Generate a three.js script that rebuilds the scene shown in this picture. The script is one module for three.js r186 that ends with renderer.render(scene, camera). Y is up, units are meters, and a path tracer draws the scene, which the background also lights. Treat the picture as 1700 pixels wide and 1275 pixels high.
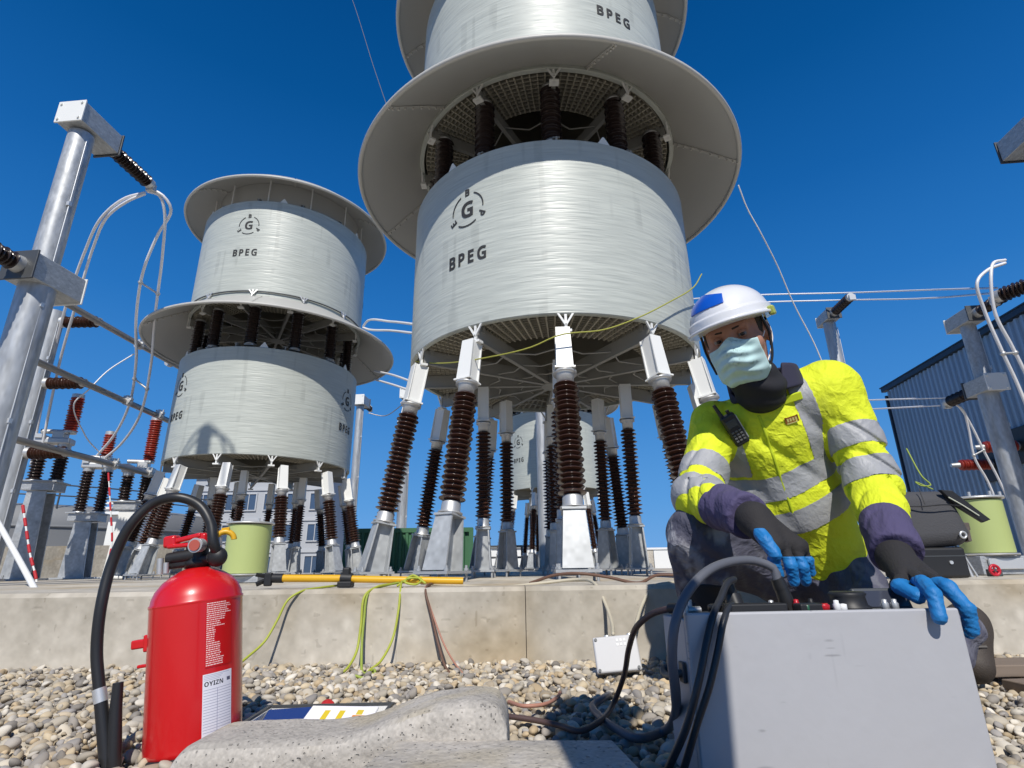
import * as THREE from 'three';
import { RoundedBoxGeometry } from 'three/addons/geometries/RoundedBoxGeometry.js';
import { TextGeometry } from 'three/addons/geometries/TextGeometry.js';
import { FontLoader } from 'three/addons/loaders/FontLoader.js';
import { mergeGeometries, mergeVertices, toCreasedNormals } from 'three/addons/utils/BufferGeometryUtils.js';

// ---------- camera, sky, sun, exposure ----------
const scene = new THREE.Scene();
const RAD = Math.PI / 180;
const camera = new THREE.PerspectiveCamera(69.70, 4 / 3, 0.05, 900);
camera.position.set(0, 0.33, 0);
camera.rotation.order = 'YXZ';
camera.rotation.set(18.42 * RAD, 0, -0.82 * RAD);

const renderer = new THREE.WebGLRenderer({ antialias: true });
renderer.toneMapping = THREE.LinearToneMapping;
renderer.toneMappingExposure = 1.0;
renderer.shadowMap.enabled = true;
renderer.shadowMap.type = THREE.PCFSoftShadowMap;

{ // clear deep blue sky, paler towards the horizon all round
  const w = 64, h = 512, d = new Float32Array(w * h * 4);
  const stops = [[-90, .30, .42, .56], [-2, .30, .46, .66], [0, .175, .405, .775], [6, .105, .335, .73], [14, .055, .25, .64], [24, .021, .172, .52], [34, .008, .118, .40], [44, .0025, .084, .30], [55, .001, .062, .235], [75, .001, .048, .185], [90, .001, .045, .175]];
  for (let j = 0; j < h; j++) {
    const el = ((j + .5) / h - .5) * 180;
    let k = 0; while (k < stops.length - 2 && el > stops[k + 1][0]) k++;
    const a = stops[k], b = stops[k + 1], t = Math.min(1, Math.max(0, (el - a[0]) / (b[0] - a[0])));
    for (let i = 0; i < w; i++) { const o = (j * w + i) * 4; for (let c = 0; c < 3; c++) d[o + c] = a[c + 1] + (b[c + 1] - a[c + 1]) * t; d[o + 3] = 1; }
  }
  const t = new THREE.DataTexture(d, w, h, THREE.RGBAFormat, THREE.FloatType);
  t.mapping = THREE.EquirectangularReflectionMapping; t.magFilter = THREE.LinearFilter; t.minFilter = THREE.LinearFilter; t.needsUpdate = true;
  scene.background = t; scene.environment = t;
  scene.backgroundIntensity = 1; scene.environmentIntensity = 1;
}
const sun = new THREE.DirectionalLight(new THREE.Color(1, .955, .88), 4.3);
{
  const az = 2 * RAD, el = 45.5 * RAD;   // behind the camera, a touch to its right
  sun.position.set(Math.sin(az) * Math.cos(el) * 40, Math.sin(el) * 40, Math.cos(az) * Math.cos(el) * 40 - 6);
  sun.target.position.set(0, 0, -6);
  sun.castShadow = true; sun.shadow.mapSize.set(4096, 4096);
  const c = sun.shadow.camera; c.left = -18; c.right = 18; c.top = 18; c.bottom = -18; c.near = 1; c.far = 90;
  scene.add(sun, sun.target);
}

// ---------- helpers ----------
function rng(seed) { let a = seed >>> 0; return () => { a = (a + 0x6D2B79F5) >>> 0; let t = a; t = Math.imul(t ^ (t >>> 15), t | 1); t ^= t + Math.imul(t ^ (t >>> 7), t | 61); return ((t ^ (t >>> 14)) >>> 0) / 4294967296; }; }
const V = (x, y, z) => Array.isArray(x) ? new THREE.Vector3(...x) : new THREE.Vector3(x, y, z);
const counts = {};
const nm = n => { const k = counts[n] = (counts[n] ?? -1) + 1; return k ? n + '_' + String(k).padStart(3, '0') : n; };
function thing(name, label, category, pos = [0, 0, 0], turn = 0, group) {
  const o = new THREE.Group(); o.name = nm(name); o.position.set(...pos); o.rotation.y = turn;
  o.userData = { label, category }; if (group) o.userData.group = group; scene.add(o); return o;
}
function part(name, geo, mat, parent) { const m = new THREE.Mesh(geo, mat); m.name = name; m.castShadow = m.receiveShadow = true; parent.add(m); return m; }
function sub(name, parent) { const g = new THREE.Group(); g.name = name; parent.add(g); return g; }
function single(name, label, category, geo, mat, group) { const m = part(nm(name), geo, mat, scene); m.userData = { label, category }; if (group) m.userData.group = group; return m; }
function merge(list) {
  const l = list.map(g => { g = g.index ? g.toNonIndexed() : g.clone(); for (const k of Object.keys(g.attributes)) if (!['position', 'normal', 'uv'].includes(k)) g.deleteAttribute(k); if (!g.attributes.uv) g.setAttribute('uv', new THREE.BufferAttribute(new Float32Array(g.attributes.position.count * 2), 2)); return g; });
  return mergeGeometries(l);
}
const bx = (w, h, d, x = 0, y = 0, z = 0) => new THREE.BoxGeometry(w, h, d).translate(x, y, z);
const rb = (w, h, d, r = .01, x = 0, y = 0, z = 0, s = 2) => new RoundedBoxGeometry(w, h, d, s, Math.min(r, w / 2.01, h / 2.01, d / 2.01)).translate(x, y, z);
function align(geo, p, q) { // geometry built along +Y from 0 -> placed from p towards q
  p = V(p); q = V(q); const d = q.clone().sub(p).normalize();
  return geo.applyMatrix4(new THREE.Matrix4().compose(p, new THREE.Quaternion().setFromUnitVectors(V(0, 1, 0), d), V(1, 1, 1)));
}
const dist = (p, q) => Math.hypot(p[0] - q[0], p[1] - q[1], p[2] - q[2]);
function rod(p, q, r1, r2 = r1, n = 12) { const L = dist(p, q); return align(new THREE.CylinderGeometry(r2, r1, L, n).translate(0, L / 2, 0), p, q); }
function bar(p, q, w, d) { const L = dist(p, q); return align(bx(w, L, d, 0, L / 2, 0), p, q); }
function tube(pts, r, n = 40, rad = 8) {
  const c = new THREE.CatmullRomCurve3(pts.map(p => V(p)), false, 'centripetal'), ends = [0, 1].map(t => new THREE.SphereGeometry(r, rad, 6).translate(...c.getPoint(t).toArray()));
  return merge([new THREE.TubeGeometry(c, n, r, rad), ...ends]);
}
const lathe = (pts, n = 32, a0 = 0, a1 = Math.PI * 2) => new THREE.LatheGeometry(pts.map(p => new THREE.Vector2(...p)), n, a0, a1);
// post insulator along +Y: core radius r, shed radius R, n sheds (alternating slightly)
function insulator(L, r, R, n, seg = 20) {
  const p = [[0.0001, 0], [r * .98, 0]], s = L / n;
  for (let i = 0; i < n; i++) { const y = i * s, k = i % 2 ? .9 : 1; p.push([r, y + s * .12], [R * k * .97, y + s * .38], [R * k, y + s * .46], [R * k * .97, y + s * .56], [r * 1.25, y + s * .78], [r, y + s * .9]); }
  p.push([r, L], [0.0001, L]);
  return lathe(p, seg);
}
// tileable noise
function makeNoise(seed) {
  const N = 256, R = rng(seed), t = new Float32Array(N * N); for (let i = 0; i < t.length; i++) t[i] = R();
  const val = (x, y, p, py = p) => { const xi = Math.floor(x), yi = Math.floor(y), fx = x - xi, fy = y - yi, u = fx * fx * (3 - 2 * fx), v = fy * fy * (3 - 2 * fy); const g = (a, b) => t[((((b % py) + py) % py) & 255) * N + ((((a % p) + p) % p) & 255)]; return (g(xi, yi) * (1 - u) + g(xi + 1, yi) * u) * (1 - v) + (g(xi, yi + 1) * (1 - u) + g(xi + 1, yi + 1) * u) * v; };
  const fbm = (x, y, f, o) => { let s = 0, a = .5, n = 0; for (let i = 0; i < o; i++) { s += a * val(x * f, y * f, f); n += a; a *= .5; f *= 2; } return s / n; };
  return { val, fbm };
}
function tex(w, h, fn, srgb = true, rep) { // fn(u,v) -> [r,g,b] 0..1 (sRGB values for colour maps)
  const d = new Uint8Array(w * h * 4); let o = 0;
  for (let j = 0; j < h; j++) for (let i = 0; i < w; i++) { const c = fn((i + .5) / w, (j + .5) / h); for (let k = 0; k < 3; k++) d[o++] = Math.max(0, Math.min(255, (Array.isArray(c) ? c[k] : c) * 255)); d[o++] = 255; }
  const t = new THREE.DataTexture(d, w, h); t.wrapS = t.wrapT = THREE.RepeatWrapping; t.magFilter = THREE.LinearFilter; t.minFilter = THREE.LinearMipmapLinearFilter; t.generateMipmaps = true;
  if (srgb) t.colorSpace = THREE.SRGBColorSpace; if (rep) t.repeat.set(...rep); t.needsUpdate = true; return t;
}
function boxUV(geo, s = 1) { // uv in metres by dominant face normal
  const g = geo.index ? geo.toNonIndexed() : geo, p = g.attributes.position, n = g.attributes.normal, uv = new Float32Array(p.count * 2);
  for (let t = 0; t < p.count; t += 3) { let ax = 0, ay = 0, az = 0; for (let i = t; i < t + 3; i++) { ax += n.getX(i); ay += n.getY(i); az += n.getZ(i); } ax = Math.abs(ax); ay = Math.abs(ay); az = Math.abs(az);
    for (let i = t; i < t + 3; i++) { let u, v; if (ay >= ax && ay >= az) { u = p.getX(i); v = p.getZ(i); } else if (az >= ax) { u = p.getX(i); v = p.getY(i); } else { u = p.getZ(i); v = p.getY(i); } uv[2 * i] = u * s; uv[2 * i + 1] = v * s; } }
  g.setAttribute('uv', new THREE.BufferAttribute(uv, 2)); return g;
}
const lin = (r, g, b) => new THREE.Color().setRGB(r, g, b);
const mat = (c, rough = .6, metal = 0, o = {}) => new THREE.MeshStandardMaterial({ color: Array.isArray(c) ? lin(...c) : c, roughness: rough, metalness: metal, ...o });
const font = await new FontLoader().loadAsync('fonts/droid/droid_sans_bold.typeface.json');
const N1 = makeNoise(11), N2 = makeNoise(29), N3 = makeNoise(57);
const mix = (a, b, t) => a + (b - a) * t, mix3 = (a, b, t) => a.map((v, i) => mix(v, b[i], t)), sm = (a, b, x) => { x = Math.max(0, Math.min(1, (x - a) / (b - a))); return x * x * (3 - 2 * x); };

// ---------- materials ----------
const M = {};
{
  // resin-wrapped winding: fine horizontal tape lines
  const streak = (u, v) => { let s = 0; s += .5 * N1.val(u * 10, v * 96, 10, 96) + .3 * N2.val(u * 22, v * 192, 22, 192) + .2 * N3.val(u * 4, v * 40, 4, 40); return s; };
  const bump = tex(512, 1024, (u, v) => streak(u, v), false);
  const col = tex(512, 1024, (u, v) => { const s = streak(u, v), b = N2.fbm(u, v, 6, 4), dr = sm(.66, .84, N1.val(u * 46, v * 2, 46, 2)) * sm(.4, .6, N3.fbm(u, v, 5, 3)) * .05; const g = .835 + (s - .5) * .09 + (b - .5) * .035 - dr; return [g * .985, g * 1.0, g * .975]; });
  const rgh = tex(512, 512, (u, v) => .28 + streak(u, v) * .34, false);
  M.drum = mat([.735, .75, .73], 1, 0, { map: col, bumpMap: bump, bumpScale: .003, roughnessMap: rgh });
  M.drumIn = mat([.30, .29, .26], .8);
  M.flare = mat([.44, .435, .41], .42, 0, { bumpMap: tex(256, 256, (u, v) => N3.fbm(u, v, 8, 4), false), bumpScale: .002 });
  M.flareRim = mat([.52, .51, .475], .45);
  M.winding = mat([.29, .272, .225], .8);
  M.stick = mat([.40, .372, .30], .75);
  M.arm = mat([.33, .325, .30], .5, .15);
  M.ink = mat([.028, .028, .03], .7);
  const galv = tex(512, 512, (u, v) => { const b = N1.fbm(u, v, 12, 3), s = N2.val(u * 48, v * 48, 48), g = .70 + (b - .5) * .16 + (s - .5) * .08; return [g * .97, g * .985, g]; });
  const galvR = tex(256, 256, (u, v) => .30 + N2.fbm(u, v, 14, 3) * .35, false);
  M.galv = mat([1, 1, 1], 1, .38, { map: galv, roughnessMap: galvR });
  M.steelPaint = mat([1, 1, .98], .42, .12, { map: galv });
  M.whitePaint = mat([.80, .80, .77], .4);
  M.alu = mat([.70, .70, .69], .42, .6);
  M.conductor = mat([.78, .78, .80], .5, .15);
  M.castAlu = mat([.58, .58, .57], .45, .6);
  M.porcelain = mat([.060, .027, .018], .17, 0);
  M.porcelainDark = mat([.028, .018, .016], .2, 0);
  M.redIns = mat([.30, .035, .02], .35);
  M.darkSteel = mat([.09, .095, .10], .5, .4);
  M.bus = mat([.36, .34, .32], .4, .75);
  // concrete
  const conc = (base, stain, sc) => tex(1024, 1024, (u, v) => {
    const big = N1.fbm(u, v, 5, 5), fine = N2.fbm(u, v, 64, 3), st = sm(.5, .78, N3.fbm(u, v, 4, 4)), vert = N3.val(u * 60, v * 4, 60, 4), pit = N2.val(u * 120, v * 120, 120) > .93 ? -.10 * sc : 0;
    let c = mix3(base, stain, st * .75); const k = (big - .5) * .28 + (fine - .5) * .14 + (vert - .5) * .05 + pit; return c.map(x => x + k);
  });
  M.concrete = mat([1, 1, 1], .88, 0, { map: conc([.73, .70, .645], [.70, .62, .49], .6), bumpMap: tex(512, 512, (u, v) => N2.fbm(u, v, 60, 3) - (N1.val(u * 90, v * 90, 90) > .94 ? .5 : 0), false), bumpScale: .0025 });
  const pit = (u, v) => { const a = N3.val(u * 150, v * 150, 150), b = N1.val(u * 150 + 40, v * 150, 150); return sm(.80, .90, a) * sm(.45, .7, b); };
  M.block = mat([1, 1, 1], .92, 0, {
    map: tex(1024, 1024, (u, v) => { const b = N2.fbm(u, v, 6, 5), f = N1.fbm(u, v, 120, 2), st = sm(.5, .8, N3.fbm(u + .3, v, 5, 4)); let g = .70 + (b - .5) * .20 + (f - .5) * .14 - pit(u, v) * .08; return [g, g * mix(.965, .945, st), g * mix(.915, .84, st)]; }),
    bumpMap: tex(1024, 1024, (u, v) => .7 + (N2.fbm(u, v, 60, 3) - .5) * .5 - pit(u, v) * .6, false), bumpScale: .0035
  });
  M.soil = mat([1, 1, 1], .95, 0, { map: tex(512, 512, (u, v) => { const f = N1.fbm(u, v, 60, 3), b = N2.fbm(u, v, 6, 3), g = .61 + (f - .5) * .34 + (b - .5) * .1; return [g, g * .955, g * .88]; }) });
  M.black = mat([.016, .016, .017], .5); M.rubber = mat([.02, .02, .021], .42);
  M.red = new THREE.MeshPhysicalMaterial({ color: lin(.60, .008, .010), roughness: .34, clearcoat: .6, clearcoatRoughness: .12 });
  M.yellow = mat([.72, .40, .015], .4); M.white = mat([.80, .80, .79], .5);
  M.greenCyl = mat([.43, .50, .19], .38); M.contGreen = mat([.045, .14, .065], .5);
  M.blueSheet = mat([.25, .345, .45], .43, .1); M.blueDark = mat([.02, .035, .06], .5, .2);
}

// ---------- ground, gravel, concrete plinth ----------
{
  const g = new THREE.PlaneGeometry(700, 700, 1, 1).rotateX(-Math.PI / 2); const uv = g.attributes.uv; for (let i = 0; i < uv.count; i++) uv.setXY(i, uv.getX(i) * 700, uv.getY(i) * 700);
  const m = part('ground', g, M.soil, scene); m.position.y = -.02; m.userData = { kind: 'structure', label: 'beige gravelly ground of the substation yard' };
}
{ // loose rounded river stones
  const ico = mergeVertices((() => { const g = new THREE.IcosahedronGeometry(1, 2); g.deleteAttribute('normal'); g.deleteAttribute('uv'); return g; })(), 1e-4);
  const p = ico.attributes.position, R0 = rng(5); const k = [...Array(6)].map(() => [V(R0() - .5, R0() - .5, R0() - .5).normalize(), .12 + R0() * .22]);
  for (let i = 0; i < p.count; i++) { const v = V(p.getX(i), p.getY(i), p.getZ(i)); let s = 1; for (const [d, a] of k) s -= a * Math.pow(Math.max(0, v.dot(d)), 3); v.multiplyScalar(s); p.setXYZ(i, v.x, v.y, v.z); }
  ico.computeVertexNormals();
  const R = rng(77), list = [], pal = [[.46, .40, .31], [.40, .37, .32], [.52, .48, .41], [.33, .31, .29], [.45, .36, .24], [.25, .235, .22], [.60, .57, .52], [.38, .33, .26], [.30, .29, .29], [.48, .41, .30]];
  const put = (x, z, y, s) => list.push([x, y, z, s]);
  for (let z = -.30; z > -2.118; z -= .0128) for (let x = -2.55; x < 2.55; x += .0142) {
    const px = x + (R() - .5) * .0165, pz = z + (R() - .5) * .015, s = .0046 + Math.pow(R(), 3) * .0112;
    if (Math.abs(px) > 1.3 - pz * 1.4) { R(); continue; }
    put(px, pz, -.004 + R() * .016 + s * .15, s);
    if (R() < .36) put(px + (R() - .5) * .02, pz + (R() - .5) * .02, .010 + R() * .014, .0068 + Math.pow(R(), 2.4) * .0105);
  }
  const im = new THREE.InstancedMesh(ico, mat([1, 1, 1], .78), list.length), q = new THREE.Quaternion(), m4 = new THREE.Matrix4(), c = new THREE.Color();
  list.forEach(([x, y, z, s], i) => {
    q.setFromEuler(new THREE.Euler((R() - .5) * 1.0 + (R() < .2 ? Math.PI / 3 : 0), R() * 6.3, (R() - .5) * 1.0));
    m4.compose(V(x, y, z), q, V(s * (1.0 + R() * .65), s * (.62 + R() * .3), s * (.8 + R() * .4))); im.setMatrixAt(i, m4);
    const a = pal[Math.floor(R() * pal.length)], k = .74 + R() * .5; c.setRGB(a[0] * k * 1.04, a[1] * k, a[2] * k * .93); im.setColorAt(i, c);
  });
  im.name = 'gravel'; im.castShadow = im.receiveShadow = true; im.userData = { kind: 'stuff', label: 'beige and grey rounded gravel stones in front of the plinth', category: 'gravel' }; scene.add(im);
}
const PT = .266, PZ = -2.114; // plinth top and front face
{
  const t = thing('concrete_plinth', 'long weathered concrete plinth carrying the big white drums', 'plinth', [0, 0, 0]);
  const xs = [-9, -3.4, .037, 3.45, 9];
  for (let i = 0; i < 4; i++) {
    const w = xs[i + 1] - xs[i] - .0024, s = new THREE.Shape([[0, -.05], [w, -.05], [w, PT - .0], [0, PT - .0]].map(p => new THREE.Vector2(...p)));
    const prof = new THREE.Shape(); prof.moveTo(0, -.05); prof.lineTo(0, PT - .016); prof.lineTo(.016, PT - .001); prof.lineTo(.30, PT - .001); prof.lineTo(.30, -.05);
    const g = new THREE.ExtrudeGeometry(prof, { depth: w, bevelEnabled: false, steps: 1 }); g.rotateY(Math.PI / 2).translate(0, 0, 0); // profile x -> -z
    g.translate(xs[i] + .0012, 0, PZ);
    part('front_panel', boxUV(toCreasedNormals(g, .5), .42), M.concrete, t);
  }
  part('top_slab', boxUV(bx(18, .30, 13.2, 0, PT - .153, PZ - .305 - 6.6), .4), M.concrete, t);
}

// ---------- reactor towers: stacked wound drums on post insulators ----------
const DR = 1.15;
function bend(g, phi, R) { const p = g.attributes.position; for (let i = 0; i < p.count; i++) { const a = phi + p.getX(i) / R, r = R + p.getZ(i); p.setXYZ(i, Math.sin(a) * r, p.getY(i), Math.cos(a) * r); } g.computeVertexNormals(); return g; }
function letters(str, size, spacing) { // separate letters set out with spacing, centred
  const gs = []; let x = 0; for (const ch of str) { const g = new TextGeometry(ch, { font, size, depth: .0015, curveSegments: 4 }); g.computeBoundingBox(); g.translate(x - g.boundingBox.min.x, 0, 0); x += g.boundingBox.max.x - g.boundingBox.min.x + spacing; gs.push(g); }
  const m = merge(gs); m.translate(-(x - spacing) / 2, -size / 2, 0); return m;
}
function marking(phi, yLogo, yText) {
  const R = DR + .003, out = [];
  out.push(bend(letters('BPEG', .098, .034).scale(.86, 1, 1).translate(0, yText, 0), phi, R));
  const lg = [letters('G', .125, 0)];
  [['B', 90], ['P', -30], ['E', 210]].forEach(([c, a]) => { const g = letters(c, .056, 0).rotateZ((a - 90) * RAD); g.translate(Math.cos(a * RAD) * .142, Math.sin(a * RAD) * .142, 0); lg.push(g); });
  for (const a of [-5, 115, 235]) lg.push(new THREE.RingGeometry(.128, .138, 24, 1, a * RAD, 70 * RAD).translate(0, 0, .0012));
  out.push(bend(merge(lg).translate(0, yLogo, 0), phi, R));
  return merge(out);
}
const cache = {}; const once = (k, f) => cache[k] ?? (cache[k] = f());
let pos0 = 0;
function drumParts(tower, y0, h, name, marks) {
  const d = sub('drum', tower); d.position.y = y0;
  part('shell', once('shell' + h, () => {
    const pts = []; pts.push([DR - .035, 0], [DR - .006, 0], [DR, .006]); for (let i = 1; i < 24; i++) pts.push([DR, .006 + (h - .012) * i / 24]); pts.push([DR, h - .006], [DR - .006, h], [DR - .035, h], [DR - .035, h - .3], [DR - .035, .3], [DR - .035, 0]);
    const g = lathe(pts, 96), p = g.attributes.position, uv = g.attributes.uv; for (let i = 0; i < uv.count; i++) uv.setXY(i, uv.getX(i) * 4, p.getY(i) / 1.4); return toCreasedNormals(g, .6);
  }), M.drum, d);
  d.children[0].rotation.y = pos0 * 1.7; pos0 += 1;
  // concentric winding layers with duct sticks between them
  part('winding_layers', once('wind' + h, () => {
    const gs = []; for (let r = .735; r < 1.1; r += .036) gs.push(lathe([[r - .007, .03], [r + .007, .03], [r + .007, h - .02], [r - .007, h - .02], [r - .007, .03]], 60)); return merge(gs);
  }), M.winding, d);
  part('duct_sticks', once('sticks', () => {
    const gs = []; for (let k = 0, r = .735; r < 1.07; r += .036, k++) for (let a = 0; a < 116; a++) { const t = a / 116 * 2 * Math.PI; gs.push(bx(.011, .22, .03, 0, .125, r + .018).rotateY(t)); } return merge(gs);
  }), M.stick, d);
  // radial spider under the winding
  const sp = once('arm', () => merge([bx(.014, .10, 1.05, 0, -.045, .59), bx(.03, .006, 1.02, 0, -.098, .59), bx(.03, .05, .03, 0, .0, 1.06)]));
  for (let i = 0; i < 12; i++) { const a = part('spider_arm', sp, M.arm, d); a.rotation.y = i * Math.PI / 6; }
  part('spider_ring', once('ring', () => { const gs = [new THREE.CylinderGeometry(.10, .10, .12, 20).translate(0, -.045, 0)]; for (const [r, y] of [[.30, -.08], [.52, -.08], [.74, -.06]]) for (let i = 0; i < 12; i++) { const a = i * Math.PI / 6, b = a + Math.PI / 6, c = (a + b) / 2; const P = t => [Math.sin(t) * r, y, Math.cos(t) * r], Q = [Math.sin(c) * r * .86, y, Math.cos(c) * r * .86]; gs.push(rod(P(a), Q, .006, .006, 6), rod(Q, P(b), .006, .006, 6)); } return merge(gs); }), M.arm, d);
  // top spider and end fins on the rim
  const tp = once('tarm' + h, () => merge([bx(.014, .08, 1.06, 0, h + .02, .58), bx(.05, .008, 1.04, 0, h + .062, .58)]));
  for (let i = 0; i < 12; i++) { const a = part('top_arm', tp, M.arm, d); a.rotation.y = i * Math.PI / 6; }
  const fin = once('fin' + h, () => { const s = new THREE.Shape([[-.055, 0], [.055, 0], [.006, .075], [-.006, .075]].map(p => new THREE.Vector2(...p))); return new THREE.ExtrudeGeometry(s, { depth: .008, bevelEnabled: false }).translate(0, h + .001, DR - .03); });
  for (let i = 0; i < 6; i++) { const a = part('rim_fin', fin, M.whitePaint, d); a.rotation.y = (i * 2 + 1) * Math.PI / 6 - .22; }
  // V brackets under the lower rim
  const vb = once('vb', () => merge([bar([0, -.12, 1.135], [0, .02, 1.135], .016, .016), bar([0, -.075, 1.14], [-.062, .03, 1.14], .012, .012), bar([0, -.075, 1.14], [.062, .03, 1.14], .012, .012), bx(.07, .016, .05, 0, -.112, 1.125)]));
  for (let i = 0; i < 12; i++) { const a = part('rim_bracket', vb, M.whitePaint, d); a.rotation.y = i * Math.PI / 6; }
  for (const [phi, yl, yt] of marks) part('marking', marking(phi * RAD, yl, yt), M.ink, d);
  return d;
}
// bell-shaped shield ring in panels: profile = list of [r, y] from inside to rim
function shield(tower, name, prof, panels, a0) {
  const f = sub(name, tower), n = panels, gap = .006, th = .012;
  const up = prof.map(([r, y]) => [r + .004, y + th]), all = [...prof, ...up.reverse(), prof[0]];
  const g = once(name + 'p', () => toCreasedNormals(lathe(all, Math.round(96 / n), gap / 2, 2 * Math.PI / n - gap), .7));
  const [ro, yo] = prof[prof.length - 1];
  const seam = once(name + 's', () => { const gs = []; for (let i = 0; i < prof.length - 1; i++) { const [r, y] = prof[i], [r2, y2] = prof[i + 1]; gs.push(bar([0, y - .006, r], [0, y2 - .006, r2], .03, .006)); for (let k = 0; k < 2; k++) { const t = (k + .5) / 2; gs.push(bx(.012, .02, .012, 0, mix(y, y2, t) - .018, mix(r, r2, t))); } } return merge(gs); });
  for (let i = 0; i < n; i++) {
    const p = part('panel', g, M.flare, f); p.rotation.y = a0 + i * 2 * Math.PI / n;
    const s = part('seam_strip', seam, M.flareRim, f); s.rotation.y = a0 + i * 2 * Math.PI / n;
  }
  part('rim', once(name + 'R', () => new THREE.TorusGeometry(ro, .019, 8, 120).rotateX(Math.PI / 2).translate(0, yo + .004, 0)), M.flareRim, f);
  return f;
}
function trap(w0, w1, h, th) { const s = new THREE.Shape([[-w0 / 2, 0], [w0 / 2, 0], [w1 / 2, h], [-w1 / 2, h]].map(p => new THREE.Vector2(...p))); return new THREE.ExtrudeGeometry(s, { depth: th, bevelEnabled: false }).translate(0, 0, -th / 2); }
// one supporting leg along +Y (local +Z faces outwards)
function leg(tower, len, foot, tilt, wPed = .152, slim = false) {
  const L = sub('leg', tower), k = slim ? .82 : 1, ph = .295, ins0 = ph + .085, ins1 = len - .365, key = len.toFixed(3) + slim;
  const pedestal = once('ped' + key, () => { const d0 = .072 * k, d1 = .050 * k, w0 = wPed * k, w1 = .112 * k; const sl = Math.atan2(d0 - d1, ph);
    return merge([trap(w0, w1, ph, .010).rotateX(-sl).translate(0, 0, d0), trap(w0, w1, ph, .010).rotateX(sl).translate(0, 0, -d0), trap(2 * d0, 2 * d1, ph, .010).rotateY(Math.PI / 2).translate(.0, 0, 0), bx(w1 + .012, .012, 2 * d1 + .03, 0, ph + .004, 0)]); });
  const p1 = part('pedestal', pedestal, M.steelPaint, L);
  const ft = part('foot_plate', once('foot' + slim + tilt.toFixed(2), () => { const g = [bx(.22 * k, .014, .21 * k, 0, .0, 0)]; for (const [x, z] of [[-1, -1], [1, -1], [-1, 1], [1, 1]]) g.push(rod([x * .092 * k, -.05, z * .085 * k], [x * .092 * k, .035, z * .085 * k], .008, .008, 6), new THREE.CylinderGeometry(.014, .014, .012, 6).translate(x * .092 * k, .014, z * .085 * k)); return merge(g); }), M.galv, L);
  ft.rotation.x = tilt;
  part('lower_cap', once('lc' + key, () => lathe([[.0001, ph + .01], [.068 * k, ph + .01], [.07 * k, ph + .022], [.055 * k, ph + .026], [.054 * k, ins0 - .012], [.05 * k, ins0 - .002], [.0001, ins0]], 24)), M.castAlu, L);
  part('insulator', once('ins' + key, () => insulator(ins1 - ins0, .042 * k, .077 * k, Math.round((ins1 - ins0) / .0305), 22).translate(0, ins0, 0)), M.porcelain, L);
  part('upper_cap', once('uc' + key, () => lathe([[.0001, ins1], [.05 * k, ins1], [.052 * k, ins1 + .055], [.07 * k, ins1 + .058], [.07 * k, ins1 + .075], [.0001, ins1 + .076]], 24)), M.castAlu, L);
  const bh = len - ins1 - .08;
  part('upper_bracket', once('ub' + key, () => { const y = ins1 + .08, w = .10 * k, d = .048 * k; return merge([trap(w, w * .86, bh, .008).translate(0, y, d), trap(w, w * .86, bh, .008).translate(0, y, -d), trap(2 * d, 2 * d, bh, .008).rotateY(Math.PI / 2).translate(w * .34, y, 0), trap(2 * d, 2 * d, bh, .008).rotateY(Math.PI / 2).translate(-w * .34, y, 0), bx(w + .02, .01, 2 * d + .03, 0, y + .003, 0)]); }), M.whitePaint, L);
  return L;
}
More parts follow.
